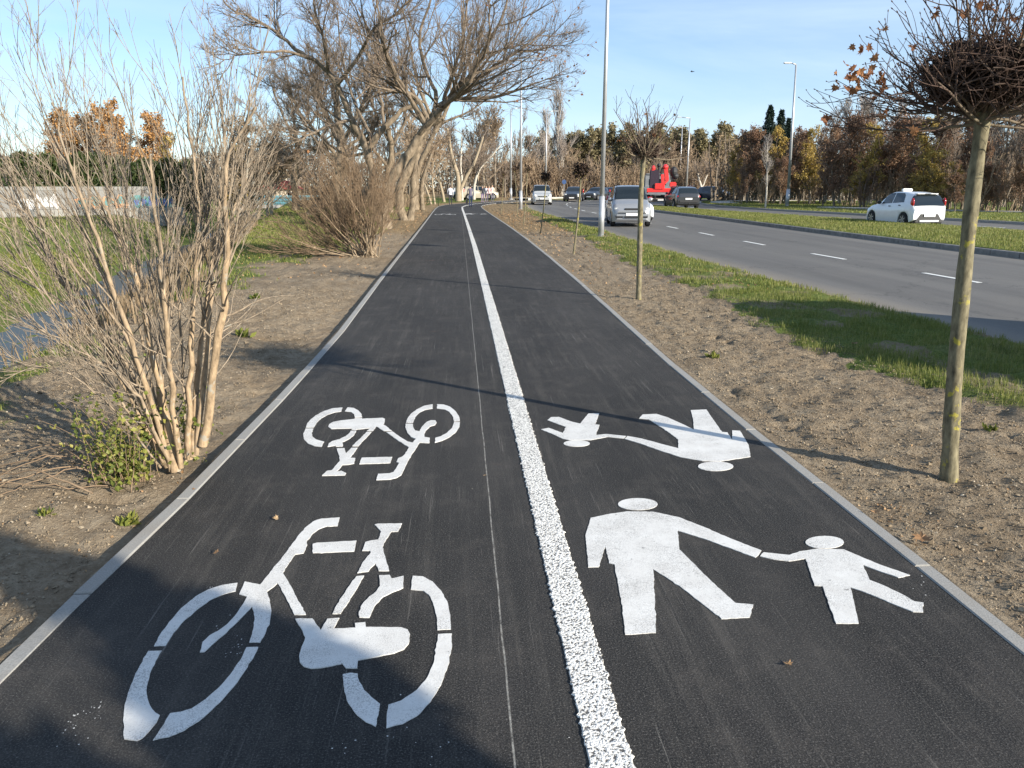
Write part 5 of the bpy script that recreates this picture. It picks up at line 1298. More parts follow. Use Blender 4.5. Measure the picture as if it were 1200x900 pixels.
# ------------------------------------------------------------------ lamp posts
def lamp_post(base, H, label, ang, r=.085, arm=.9, hidden=False, tilt=0):
    root = empty('lamp_post', base, 0, label, 'lamp post', 'tall steel street lamps')
    bm = bmesh.new(); cyl(bm,(0,0,-.1),(0,0,1.3),r*1.25,r*1.2,20); cyl(bm,(0,0,1.3),(tilt,0,H),r*1.0,r*.5,20)
    bm_obj('pole', bm, M['pole'], root, True)
    bm = bmesh.new(); box(bm,(r*1.2,0,.75),(.02,.10,.34),bev=.004); bm_obj('service_door', bm, M['pole'], root)
    bm = bmesh.new(); cyl(bm,(0,0,-.12),(0,0,.02),r*2.2,r*2.1,18); bm_obj('base_collar', bm, M['conc'], root)
    ca,sa = math.cos(ang),math.sin(ang); bm = bmesh.new(); cyl(bm,(tilt,0,H-.02),(tilt+ca*arm,sa*arm,H+.10),r*.42,r*.34,10); bm_obj('arm', bm, M['pole'], root, True)
    bm = bmesh.new(); Rz = Matrix.Rotation(ang,4,'Z'); box(bm,(tilt+ca*(arm+.28),sa*(arm+.28),H+.10),(.62,.24,.09),Rz,.03)
    hd = bm_obj('lamp_head', bm, M['pole'], root)
    bm = bmesh.new(); box(bm,(tilt+ca*(arm+.30),sa*(arm+.30),H+.048),(.40,.18,.02),Rz,.006); bm_obj('lens', bm, M['clear_lens'], hd)
def LP(px,py,**k):
    x,y = G(px,py); return (x,y,0.0)
lamp_post((4.68,25.74,.02), 10.6, 'nearest lamp post, in the grass verge, its top above the view', 0, .078, 1.0)
lamp_post((4.52,58.1,.0), 10.4, 'second lamp post along the verge, top among the maple twigs', 0, .10)
lamp_post((6.42,98.4,.1), 10.6, 'third lamp post, thin, left of the second along the path', 0, .12)
lamp_post((10.9,99.5,.0), 10.5, 'lamp post rising directly above the small silver van', 0, .11)
lamp_post((26.1,61.4,.1), 10.55, 'white leaning lamp post on the far verge, the tallest on the right', math.pi, .12, .4, tilt=-.25)
for (px,top,lab) in ((797.5,153,'left lamp post of the pair behind the crane truck'),(806,143,'right and taller lamp post of the pair behind the crane truck'),(827,163,'distant lamp post right of the dark estate car')):
    Y = 8.85*918/(218-top)*1.0; x = AT(px,190,Y)[0]; lamp_post((x,Y,.1), 10.5, lab, math.pi, .13, 1.2)

# ------------------------------------------------------------------ cars
def make_car(name, label, loc, heading, L, W, H, rows, glass, paint, wheel=(.16,.83,.31), group=None, extras=None, lights=True, cab=None):
    """rows: (t along length from front 0..1, z bottom, z shoulder, z top, half width, half roof width)"""
    root = empty(name, loc, heading, label, 'car', group)
    rows = np.array(rows, float); n = 56; ts = np.sort(np.concatenate([np.linspace(0,1,n), [wheel[0]-.0001, wheel[1]+.0001]]))
    def cat(col, t):
        t0 = rows[:,0]; i = np.clip(np.searchsorted(t0,t)-1,0,len(t0)-2); u = (t-t0[i])/(t0[i+1]-t0[i]); y = rows[:,col]
        m = np.gradient(y,t0); h = t0[i+1]-t0[i]; m0,m1 = m[i]*h,m[i+1]*h
        s0 = (y[i+1]-y[i]); 
        if s0*m0 <= 0: m0 = 0
        if s0*m1 <= 0: m1 = 0
        m0 = max(-3*abs(s0),min(3*abs(s0),m0)); m1 = max(-3*abs(s0),min(3*abs(s0),m1))
        return (2*u**3-3*u**2+1)*y[i]+(u**3-2*u**2+u)*m0+(-2*u**3+3*u**2)*y[i+1]+(u**3-u**2)*m1
    wr = wheel[2]; ra = wr+.05
    def section(t, arch=True):
        zl,zs,zt,w,wt = [cat(c,t) for c in (1,2,3,4,5)]
        yy = L*(.5-t)                                   # front is +y
        za = zl
        if arch:
            for wt_ in wheel[:2]:
                d = abs(yy-L*(.5-wt_))
                if d < ra: za = max(za, wr-.01+math.sqrt(ra*ra-d*d))
        za = min(za, zs-.08)
        hw = w
        return yy,[(0,zl),(hw*.60,zl),(hw*.60,za),(hw*.985,za),(hw*1.0,max(za+.03,zl+.16)),(hw*1.0,max(za+.05,zl+(zs-zl)*.62)),(hw*.965,zs-.03),(hw*.93,zs),
                   (wt+ (hw*.93-wt)*.25, zs+(zt-zs)*.72),(wt,zt-.05*min(1,(zt-zs)/.3)),(wt*.86,zt-.012),(wt*.5,zt),(0,zt+.004)]
    V=[];k=None
    for t in ts:
        yy,sec = section(t); full = [(x,yy,z) for x,z in sec]+[(-x,yy,z) for x,z in sec[-2:0:-1]]; k=len(full); V.append(full)
    V = np.array(V); nn = len(ts); mb = MB(); i=np.arange(nn-1)[:,None]*k; j=np.arange(k)[None,:]; j2=(j+1)%k
    mb.add(V.reshape(-1,3), quads=np.stack([i+j,i+k+j,i+k+j2,i+j2],-1).reshape(-1,4))
    me = mb.mesh('body', paint); bm = bmesh.new(); bm.from_mesh(me)
    bm.verts.ensure_lookup_table()
    bm.faces.new([bm.verts[q] for q in range(k)]); bm.faces.new([bm.verts[(nn-1)*k+q] for q in range(k)][::-1])
    bmesh.ops.recalc_face_normals(bm, faces=bm.faces)
    for f in bm.faces: f.smooth = len(f.verts)==4
    for e in bm.edges:
        if len(e.link_faces)==2 and e.calc_face_angle(0) > .7: e.smooth = False
    bm.to_mesh(me); bm.free(); link('body', me, root)
    def spt(t, v):              # point on the surface; v in section index space 7..12 (shoulder..centre), + side
        yy,sec = section(t, False); j=min(int(v),11); u=v-j; a,b_=sec[j],sec[j+1]; return np.array([a[0]*(1-u)+b_[0]*u, yy, a[1]*(1-u)+b_[1]*u])
    def patch(nm, t0,t1,v0,v1, side, m, off=.008, nu=8,nv=5, skew=(0,0,0,0), parent=root):
        """glass or lamp patch lying on the body; skew moves the corners' t"""
        g = np.zeros((nu,nv,3))
        for a in range(nu):
            for c in range(nv):
                fv=c/(nv-1); fu=a/(nu-1)
                ta = (t0+skew[0]*fv)*(1-fu)+(t1+skew[1]*fv)*fu
                g[a,c]=spt(min(max(ta,0),1), v0+(v1-v0)*fv)
        du=np.gradient(g,axis=0);dv=np.gradient(g,axis=1);nrm=unit(np.cross(du,dv))
        cen = np.array([0,0,zc]); s_=np.sign(np.sum(nrm*(g-np.array([0,g[...,1].mean(),zc])),axis=-1,keepdims=True)); s_[s_==0]=1
        g=g+nrm*s_*off
        if side<0: g=g*np.array([-1,1,1])
        mb=MB(); ii=np.arange(nu-1)[:,None]*nv; jj=np.arange(nv-1)[None,:]
        mb.add(g.reshape(-1,3),quads=np.stack([ii+jj,ii+jj+1,ii+nv+jj+1,ii+nv+jj],-1).reshape(-1,4))
        # rim down to the body
        return mb.build(nm,m,parent)
    zc = H*.5
    gl = M['glass']
    for s_ in (1,-1):
        for (t0,t1,sk0,sk1) in glass['side']:
            patch('side_window',t0,t1,7.08,8.95,s_,gl,.006,skew=(sk0,sk1,0,0))
    def full(nm,t0,t1,m,vtop=12, v0=8.0, off=.006):
        nu=9; pts=[]; ts_=np.linspace(t0,t1,nu)
        for t in ts_:
            row=[spt(t,v) for v in np.linspace(v0,12,8)]; row=row+[r*np.array([-1,1,1]) for r in row[-2::-1]]; pts.append(row)
        g=np.array(pts); du=np.gradient(g,axis=0);dv=np.gradient(g,axis=1);nrm=unit(np.cross(du,dv)); nrm=nrm*np.sign(nrm[...,2:3]+1e-6); g=g+nrm*off
        nv=g.shape[1]; mb=MB(); ii=np.arange(nu-1)[:,None]*nv; jj=np.arange(nv-1)[None,:]; mb.add(g.reshape(-1,3),quads=np.stack([ii+jj,ii+jj+1,ii+nv+jj+1,ii+nv+jj],-1).reshape(-1,4)); return mb.build(nm,m,root)
    full('windscreen', *glass['front'], gl, v0=glass.get('fv',8.3)); full('rear_window', *glass['rear'], gl, v0=glass.get('rv',8.3))
    # wheels
    for wt_ in wheel[:2]:
        for s_ in (1,-1):
            yy=L*(.5-wt_); x=s_*(W/2-.10)
            w_o = link('wheel', None, root) if False else None
            bm=bmesh.new(); cyl(bm,(x-.10,yy,wr),(x+.10,yy,wr),wr,wr,28)
            bmesh.ops.bevel(bm, geom=[e for e in bm.edges if len([f for f in e.link_faces if len(f.verts)>4])==1], offset=.03, segments=2, affect='EDGES')
            tw=bm_obj('wheel',bm,M['tyre'],root,False)
            bm=bmesh.new(); xo=x+s_*.101; cyl(bm,(xo-.006,yy,wr),(xo+.006,yy,wr),wr*.22,wr*.22,14)
            for q in range(7):
                a=q*2*math.pi/7; beam(bm,(xo,yy,wr),(xo,yy+math.cos(a)*wr*.62,wr+math.sin(a)*wr*.62),.012,wr*.16)
            bmesh.ops.create_cone(bm,cap_ends=False,segments=26,radius1=wr*.68,radius2=wr*.64,depth=.03,matrix=Matrix.Translation((xo,yy,wr))@Matrix.Rotation(math.pi/2,4,'Y'))
            bm_obj('rim',bm,M['rim'],tw)
    # common details
    tm=wheel[0]+.17; m0=spt(glass.get('mirror',.3),7.2)
    for s_ in (1,-1):
        bm=bmesh.new(); ball(bm,(s_*(abs(m0[0])+.10),m0[1],m0[2]+.05),.11,(.95,.6,.75)); bm_obj('mirror',bm,glass.get('mirror_mat',paint),root,True)
        for t in glass.get('handles',()):
            hp=spt(t,6.6); bm=bmesh.new(); box(bm,(s_*(abs(hp[0])+.035),hp[1],hp[2]-.08),(.02,.17,.035),bev=.008); bm_obj('door_handle',bm,glass.get('handle_mat',M['trim']),root)
    return root, spt, patch
def end_part(root, nm, y, x, z, d, m, bev=.02, rot=None):
    bm=bmesh.new(); box(bm,(x,y,z),d,rot,bev); return bm_obj(nm,bm,m,root)
def lens(root,nm,c,s,m):
    bm=bmesh.new(); ball(bm,c,1.0,s,16); return bm_obj(nm,bm,m,root,True)

MPV = [(0,.30,.62,.66,.62,.50),(.015,.22,.68,.74,.74,.60),(.05,.20,.80,.88,.82,.66),(.11,.19,.90,.98,.845,.66),(.17,.19,.95,1.08,.85,.67),(.24,.19,.97,1.34,.85,.66),(.31,.19,.98,1.55,.85,.65),(.42,.19,.98,1.64,.85,.64),(.70,.19,.98,1.63,.85,.60),(.90,.20,.98,1.58,.84,.59),(.965,.24,.97,1.25,.80,.62),(.99,.30,.90,1.0,.76,.62),(1,.38,.80,.86,.70,.58)]
def hd(dx,dy): return math.atan2(dy,dx)-math.pi/2
# silver MPV coming towards the viewer
p0 = np.array(G(741,264,-.05)); cx,cy = 7.30,33.6
def mpv(loc, head, label, paint, seedx=0):
    root,spt,patch = make_car('silver_minivan', label, loc, head, 3.95,1.70,1.63, MPV, dict(side=[(.25,.50,.08,.0),(.52,.72,0,0),(.74,.90,0,-.03)], front=(.175,.335), fv=8.15, rear=(.915,.975), mirror=.25, handles=(.50,.70)), paint, (.17,.83,.31))
    f=1.975
    for s_ in (1,-1):
        lens(root,'headlight',(s_*.60,f-.155,.70),(.17,.10,.085),M['clear_lens'])
        lens(root,'fog_lamp',(s_*.60,f-.06,.36),(.07,.05,.045),M['clear_lens'])
        lens(root,'tail_light',(s_*.74,-f+.10,.95),(.06,.08,.2),M['red_lens'])
    end_part(root,'grille',f-.035,0,.70,(.62,.08,.09),M['trim'],.02); end_part(root,'bumper',f-.03,0,.47,(1.40,.16,.20),paint,.06)
    end_part(root,'air_intake',f+.04,0,.40,(.62,.04,.09),M['trim'],.012); end_part(root,'bumper_strip',f+.045,0,.56,(1.2,.03,.03),M['trim'],.008)
    for s_ in (1,-1): end_part(root,'air_intake',f+.0,s_*.53,.40,(.30,.05,.08),M['trim'],.012)
    end_part(root,'number_plate',f+.06,0,.50,(.50,.02,.11),M['plate'],.004); end_part(root,'number_plate',-f-.01,0,.75,(.50,.03,.11),M['plate'],.004)
    for s_ in (1,-1): 
        bm=bmesh.new(); beam(bm,(s_*.56,-.9,1.655),(s_*.56,.55,1.655),.03,.03,.008); bm_obj('roof_rail',bm,M['trim'],root)
    return root
_m = mpv((7.55,35.0,-.045), hd(-.02,-1)-math.radians(6), 'silver minivan driving towards the viewer between the lamp post and the second maple', M['car_silver'])
_m.scale = (1,1,1.05)
# car overtaking just behind it, partly hidden
HATCH = [(0,.28,.58,.62,.60,.48),(.02,.20,.66,.72,.74,.60),(.08,.18,.76,.83,.80,.64),(.20,.17,.86,.92,.815,.66),(.29,.17,.90,1.02,.82,.66),(.37,.17,.92,1.26,.82,.63),(.46,.17,.93,1.42,.82,.60),(.62,.17,.96,1.46,.82,.58),(.80,.17,1.00,1.42,.81,.57),(.91,.20,1.00,1.33,.79,.58),(.97,.26,.93,1.00,.77,.66),(1,.34,.72,.78,.70,.60)]
def hatch(loc, head, label, paint, name='hatchback_car', group=None, rear=False, roof_sign=False, L=3.5, W=1.64, H=1.46, rows=HATCH, simple_=False):
    root,spt,patch = make_car(name, label, loc, head, L,W,H, rows, dict(side=[(.345,.56,.08,.0),(.575,.80,0,-.07)], front=(.30,.45), rear=(.905,.985), rv=7.7, mirror=.33, mirror_mat=M['trim'], handles=(.54,.74)), paint, (.165,.835,.30), group=group)
    f=L/2
    for s_ in (1,-1):
        lens(root,'headlight',(s_*.60,f-.20,.68),(.15,.15,.085),M['clear_lens'])
        lens(root,'tail_light',(s_*(W/2-.115),-f+.17,1.02),(.06,.11,.20),M['red_lens'])
    end_part(root,'grille',f-.01,0,.45,(.75,.06,.16),M['trim'],.02)
    bm=bmesh.new()    # dark lower rear bumper with flared ends
    vs=[(-.62,.24),(-.46,.44),(-.38,.56),(.38,.56),(.46,.44),(.62,.24),(.56,.22),(-.56,.22)]
    a=[bm.verts.new((x,-f-.015,z)) for x,z in vs]; b_=[bm.verts.new((x*1.03,-f+.16,z)) for x,z in vs]; bm.faces.new(a); 
    for q in range(len(vs)): bm.faces.new((a[q],a[(q+1)%8],b_[(q+1)%8],b_[q]))
    bm_obj('rear_diffuser',bm,M['trim'],root)
    end_part(root,'bumper_strip',-f-.03,0,.275,(.86,.03,.07),paint,.01)
    end_part(root,'number_plate',-f-.035,0,.50,(.50,.02,.11),M['plate'],.004); end_part(root,'number_plate',f+.03,0,.38,(.50,.02,.11),M['plate'],.004)
    bm=bmesh.new(); box(bm,(0,-f*.80,1.375),(.95,.22,.03),None,.012); sp=bm_obj('spoiler',bm,paint,root); end_part(root,'brake_light',-f*.80-.112,0,1.378,(.26,.012,.02),M['trim'],.003)
    bm=bmesh.new(); cyl(bm,(0,.55,1.44),(0,.25,1.68),.006,.003,6); bm_obj('aerial',bm,M['trim'],root)
    if roof_sign: end_part(root,'roof_sign',-.02,0,1.525,(.46,.14,.12),M['plate'],.03)
    return root
x0,y0 = G(1078,268.5,-.04)
hatch((19.45,33.3,-.04), hd(-.045,1), 'white hatchback with a small roof sign driving away beyond the grass median', M['car_white'], 'white_hatchback', roof_sign=True)
hatch((8.72,40.2,-.045), hd(0,-1)+.06, 'white car almost hidden behind the silver minivan', M['car_white'], 'white_hatchback', L=3.9)
# far vans and cars
VAN = [(0,.32,.70,.74,.64,.52),(.02,.22,.78,.84,.80,.66),(.08,.20,.92,.99,.88,.70),(.20,.19,1.04,1.12,.90,.72),(.27,.19,1.08,1.40,.90,.72),(.33,.19,1.10,1.66,.90,.70),(.40,.19,1.10,1.78,.90,.70),(.7,.19,1.1,1.81,.90,.70),(.97,.20,1.1,1.79,.88,.69),(1,.30,1.05,1.70,.86,.66)]
root,spt,patch = make_car('small_van','small silver van approaching in the near lane under a lamp post',(7.75,74.6,-.045),hd(-.05,-1),4.4,1.82,1.8,VAN,dict(side=[(.29,.45,.04,0),(.47,.66,0,0),(.69,.93,0,0)],front=(.235,.37),rear=(.975,.995),mirror=.30,mirror_mat=M['trim']),M['car_grey'],(.19,.82,.32))
for s_ in (1,-1): lens(root,'headlight',(s_*.68,2.2-.16,.84),(.14,.14,.12),M['clear_lens'])
end_part(root,'grille',2.17,0,.74,(.9,.06,.14),M['trim'],.02); end_part(root,'air_intake',2.21,0,.40,(1.2,.05,.14),M['trim'],.02); end_part(root,'number_plate',2.25,0,.56,(.5,.02,.11),M['plate'],.004)
def far_car(px,Y,head,label,paint,scale=1,z=-.045,nm='dark_car',grp='dark cars at the far bend of the road'):
    x=AT(px,200,Y)[0]; r=hatch((x,Y,z),head,label,paint,nm,group=grp,L=4.3,W=1.78,H=1.5); r.scale=(scale,)*3; return r
far_car(673,90,hd(-.25,-1),'black car heading towards the viewer just right of the small silver van',M['car_black'],1.12)
far_car(700,99,hd(-.7,-1),'grey-black car at the far bend left of the nearest lamp post',M['car_dark'],1.08)
far_car(715.5,101.5,hd(-.9,-.8),'black car at the far bend right of the nearest lamp post',M['car_black'],1.08)
far_car(840,97,hd(.6,-.9),'dark blue car far off beyond the estate car on the junction',M['car_blue'],1.15)
far_car(561,98,hd(1,.25),'cream parked car behind the leaning pale tree at the bend',M['car_beige'],1.1,.05,'parked_car','cars parked behind the bend')
far_car(547,100,hd(1,.1),'pale blue-grey parked car left of the cream one at the bend',M['car_grey'],1.0,.05,'parked_car','cars parked behind the bend')
# dark estate on the far carriageway
SUV = [(0,.34,.72,.76,.66,.54),(.02,.26,.80,.86,.82,.66),(.09,.24,.92,.99,.90,.74),(.22,.24,1.00,1.06,.92,.76),(.29,.24,1.03,1.25,.92,.74),(.36,.24,1.05,1.52,.92,.70),(.45,.24,1.07,1.63,.92,.69),(.68,.24,1.10,1.65,.92,.68),(.88,.25,1.12,1.58,.90,.67),(.95,.28,1.10,1.42,.87,.69),(.985,.34,1.04,1.12,.85,.72),(1,.42,.86,.90,.80,.68)]
root,spt,patch = make_car('estate_car','dark estate car driving away on the far carriageway beside the crane truck',(17.2,60.5,-.04),hd(.03,1),4.75,1.86,1.66,SUV,dict(side=[(.33,.50,.06,0),(.52,.70,0,0),(.72,.90,0,-.04)],front=(.295,.42),rear=(.895,.982),rv=8.1,mirror=.32),M['car_dark'],(.18,.81,.35))
for s_ in (1,-1): lens(root,'tail_light',(s_*.76,-2.36+.09,.93),(.14,.07,.09),M['red_lens'])
end_part(root,'bumper',-2.36,0,.56,(1.5,.14,.22),M['trim'],.05); end_part(root,'number_plate',-2.39,0,.76,(.52,.03,.12),M['plate'],.004); end_part(root,'number_plate',2.39,0,.5,(.52,.03,.12),M['plate'],.004)
bm=bmesh.new(); cyl(bm,(0,-2.38,.36),(0,-2.55,.38),.03,.03,8); ball(bm,(0,-2.56,.42),.04); bm_obj('tow_bar',bm,M['trim'],root)
for s_ in (1,-1):
    bm=bmesh.new(); beam(bm,(s_*.62,-1.3,1.69),(s_*.62,.5,1.69),.035,.04,.01); bm_obj('roof_rail',bm,M['pole'],root)

# crane truck, seen from behind
def crane_truck():
    root = empty('crane_truck',(17.2,67.5,-.04),hd(.20,1),'flatbed truck carrying a folded bright red loading crane on the far carriageway','truck'); root.scale=(1,1,.95)
    bm=bmesh.new(); box(bm,(0,3.6,1.75),(2.35,2.0,2.1),None,.10); box(bm,(0,3.3,2.86),(2.1,1.4,.14),None,.05); cab=bm_obj('cab',bm,M['truck_grey'],root)
    bm=bmesh.new(); box(bm,(0,2.59,2.15),(1.5,.03,.55),None,.01); bm_obj('rear_window',bm,M['glass'],cab)
    bm=bmesh.new(); box(bm,(0,4.61,2.1),(2.0,.03,.75),None,.01); bm_obj('windscreen',bm,M['glass'],cab)
    for s_ in (1,-1):
        bm=bmesh.new(); box(bm,(s_*1.42,4.2,2.15),(.10,.24,.75),None,.03); beam(bm,(s_*1.18,4.2,2.4),(s_*1.4,4.2,2.4),.04,.04); bm_obj('mirror',bm,M['trim'],cab)
    bm=bmesh.new(); beam(bm,(.45,-4.0,.85),(.45,4.4,.85),.12,.26); beam(bm,(-.45,-4.0,.85),(-.45,4.4,.85),.12,.26)
    for y in (-3.6,-1.8,0,1.6): beam(bm,(-.45,y,.85),(.45,y,.85),.12,.2)
    bm_obj('chassis',bm,M['trim'],root)
    bm=bmesh.new(); box(bm,(0,-1.6,1.12),(2.4,4.9,.14),None,.02)
    for s_ in (1,-1): box(bm,(s_*1.19,-1.6,1.32),(.04,4.9,.34),None,.01)
    bm_obj('flatbed',bm,M['truck_grey'],root)
    bm=bmesh.new(); box(bm,(0,-4.08,.62),(2.3,.10,.16),None,.02); bm_obj('rear_bumper',bm,M['trim'],root)
    for s_ in (1,-1):
        end_part(root,'tail_light',-4.14,s_*.9,.82,(.36,.05,.13),M['red_lens'],.01)
        for y in (3.5,-1.9,-3.05):
            bm=bmesh.new(); cyl(bm,(s_*.85,y,.5),(s_*1.15,y,.5),.5,.5,26); w=bm_obj('wheel',bm,M['tyre'],root)
            bm=bmesh.new(); cyl(bm,(s_*1.14,y,.5),(s_*1.17,y,.5),.27,.22,18); bm_obj('rim',bm,M['rim'],w)
        bm=bmesh.new(); box(bm,(s_*1.0,-2.5,1.02),(.34,2.3,.04),None,.01); bm_obj('mudguard',bm,M['trim'],root)
    end_part(root,'number_plate',-4.15,0,.62,(.52,.02,.12),M['plate'],.004)
    # crane at the rear of the bed
    cr = bmesh.new(); box(cr,(0,-3.2,1.42),(2.3,.42,.34),None,.04); box(cr,(-.15,-3.2,1.75),(.75,.6,.5),None,.05); base=bm_obj('crane_base',cr,M['crane_red'],root)
    bm=bmesh.new(); box(bm,(-.55,-3.15,2.35),(.80,.42,1.55),None,.05); bm_obj('crane_column',bm,M['crane_dark'],root)
    bm=bmesh.new(); beam(bm,(.18,-3.3,1.6),(.05,-3.3,2.75),.24,.26,.03); beam(bm,(.05,-3.3,1.75),(.55,-3.3,2.35),.18,.2,.03); bm_obj('crane_boom',bm,M['crane_red'],root)
    bm=bmesh.new(); beam(bm,(.45,-3.2,2.25),(.28,-3.2,3.35),.34,.34,.05); ball(bm,(.28,-3.2,3.35),.25); bm_obj('crane_boom',bm,M['crane_red'],root)
    bm=bmesh.new(); beam(bm,(-.72,-3.2,2.95),(-.66,-3.2,3.42),.26,.3,.05); ball(bm,(-.68,-3.2,3.25),.17,(1,1,1.5)); bm_obj('crane_boom_tip',bm,M['crane_red'],root)
    bm=bmesh.new(); cyl(bm,(-.28,-3.25,2.3),(-.22,-3.25,3.55),.11,.09,12); cyl(bm,(-.02,-3.25,2.6),(.02,-3.25,3.3),.09,.07,12); ball(bm,(-.24,-3.25,3.5),.17); bm_obj('hydraulic_ram',bm,M['trim'],root)
    bm=bmesh.new(); ball(bm,(.98,-3.2,2.95),.42,(.7,.7,1.1)); ball(bm,(1.12,-3.2,2.6),.28); 
    for q in range(5): cyl(bm,(.72+q*.1,-3.3,2.3),(.78+q*.12,-3.3,3.3-.1*(q%3)),.035,.03,8)
    bm_obj('grab',bm,M['trim'],root)
    bm=bmesh.new(); box(bm,(.95,-3.2,1.9),(.55,.4,.42),None,.06); bm_obj('crane_bracket',bm,M['crane_red'],root)
    for s_ in (1,-1):
        bm=bmesh.new(); cyl(bm,(s_*1.1,-3.2,.55),(s_*1.1,-3.2,1.5),.07,.07,10); cyl(bm,(s_*1.1,-3.2,.45),(s_*1.1,-3.2,.55),.16,.16,14); bm_obj('outrigger',bm,M['crane_dark'],root)
crane_truck()
# delivery van just past the view on the right; its shadow lies across the verge
PV = [(0,.34,.80,.86,.68,.56),(.02,.26,.90,.98,.86,.72),(.07,.24,1.02,1.12,.94,.76),(.15,.23,1.14,1.26,.96,.78),(.21,.23,1.18,1.65,.96,.80),(.27,.23,1.2,1.98,.96,.82),(.33,.23,1.2,2.08,.96,.82),(.7,.23,1.2,2.1,.96,.82),(.97,.24,1.2,2.08,.95,.81),(1,.34,1.15,2.0,.92,.78)]
root,spt,patch = make_car('delivery_van','white delivery van in the near lane beside the viewer',(8.55,5.0,-.045),hd(0,-1),5.2,1.92,2.1,PV,dict(side=[(.22,.36,.03,0)],front=(.17,.30),rear=(.975,.995),mirror=.24,mirror_mat=M['trim'],handles=(.36,)),M['car_white'],(.17,.80,.34))
root['category']='van'
for s_ in (1,-1): lens(root,'headlight',(s_*.72,2.6-.2,.9),(.16,.16,.14),M['clear_lens'])

# ------------------------------------------------------------------ people
def person(label, loc, heading, top, trousers, hair='hair', H=1.7, stride=.28, arms=.12, bag=None, hunch=0.0):
    """one continuous skinned body walking along +y, clothes as material zones of the same skin"""
    s = H/1.75; root = empty('person', loc, heading, label, 'person')
    J = {}; verts=[]; edges=[]; rad=[]
    def add(k,p,r,par=None):
        J[k]=len(verts); verts.append(Vector(p)*s); rad.append(r*s)
        if par is not None: edges.append((J[par],J[k]))
    h=hunch
    add('pelvis',(0,0,.95),.145); add('waist',(0,.01,1.10),.135,'pelvis'); add('chest',(0,.02+h,1.30),.165,'waist'); add('neckb',(0,.02+h*1.5,1.47),.085,'chest'); add('neck',(0,.035+h*1.8,1.53),.052,'neckb'); add('head',(0,.05+h*2,1.62),.088,'neck'); add('crown',(0,.045+h*2,1.71),.075,'head')
    for sd,ph in ((1,1),(-1,-1)):
        t='R' if sd>0 else 'L'
        add('hip'+t,(sd*.095,0,.90),.105,'pelvis'); add('knee'+t,(sd*.10,ph*stride*.45+.03,.49),.066,'hip'+t); add('ank'+t,(sd*.10,ph*stride-.03,.09+(0.06 if ph<0 else 0)),.046,'knee'+t); add('toe'+t,(sd*.105,ph*stride+.14,.035+(0.0 if ph>0 else .01)),.035,'ank'+t)
        add('sho'+t,(sd*.185,.02+h*1.2,1.42),.07,'neckb'); add('elb'+t,(sd*.24,-ph*arms*.6+h,1.15),.048,'sho'+t); add('wri'+t,(sd*.25,-ph*arms+.10+h,.92),.034,'elb'+t); add('hand'+t,(sd*.25,-ph*arms+.13+h,.84),.036,'wri'+t)
    me=bpy.data.meshes.new('sk'); me.from_pydata(verts,edges,[]); o=bpy.data.objects.new('sk',me); COL.objects.link(o)
    o.modifiers.new('s','SKIN'); 
    for v,r in zip(me.skin_vertices[0].data,rad): v.radius=(r,r*.82)
    me.skin_vertices[0].data[0].use_root=True
    sb=o.modifiers.new('b','SUBSURF'); sb.levels=2; sb.render_levels=2
    dg=bpy.context.evaluated_depsgraph_get(); dg.update(); bme=bpy.data.meshes.new_from_object(o.evaluated_get(dg)); bpy.data.objects.remove(o); bpy.data.meshes.remove(me)
    bme.materials.clear()
    for m in (M['skin'],M[top],M[trousers],M['trim']): bme.materials.append(m)
    hz=Vector((0,.05+h*2,1.64))*s
    for p in bme.polygons:
        c=p.center; z=c.z/s; p.use_smooth=True
        side=abs(c.x)/s
        if z>1.51: k=0
        elif z<.07: k=3
        elif z<.93: k=0 if (side>.20 and z<.90 and z>.75) else (1 if side>.20 else 2)
        else: k=1
        p.material_index=k
    bme.name='body'; b=link('body',bme,root)
    bm=bmesh.new(); ball(bm,hz+Vector((0,-.018,.028))*s,.104*s,(.92,1.02,1.0),14); 
    bmesh.ops.delete(bm,geom=[v for v in bm.verts if (v.co.y>hz.y+.02*s and v.co.z<hz.z+.055*s) or v.co.z<hz.z-.10*s],context='VERTS'); bm_obj('hair',bm,M[hair],root,True)
    return root
def P_(px,py,z=0): x,y=G(px,py,z); return (x,y,z)
person('walker in a white top and dark trousers at the left of the bend', P_(528,240.3,.0), 0,'cl_white','cl_dark',stride=.2)
person('walker in a grey jacket and navy trousers on the centre line carrying a bag', P_(551.5,243.0,.0), .1,'cl_grey','cl_navy',H=1.72,stride=.3,hunch=.02)
bm=bmesh.new(); box(bm,(0,0,0),(.16,.42,.34),None,.05); cyl(bm,(0,-.12,.17),(0,0,.40),.012,.012,6); cyl(bm,(0,.12,.17),(0,0,.40),.012,.012,6)
hx,hy,_=P_(551.5,243.0); bg=bm_obj('shopping_bag',bm,M['cl_dark']); bg.location=(hx-.30,hy+.15,.46); tag(bg,'dark bag hanging from the hand of the grey-jacketed walker','bag')
person('walker in a black coat, leftmost of the distant group', P_(565.6,237.6,.0), math.pi,'cl_dark','cl_lilac',H=1.66)
person('walker in a white jacket next to the black-coated one in the distant group', P_(570,236.8,.0), math.pi,'cl_white','cl_lilac','hair_fair',H=1.64)
person('walker in a pale pink top in the middle of the distant group', P_(573.2,236.9,.0), math.pi,'cl_pink','cl_dark','hair_fair',H=1.64)
person('walker in a cream coat, rightmost of the distant group', P_(577,236.4,.0), math.pi,'cl_cream','cl_grey','hair_fair',H=1.74)

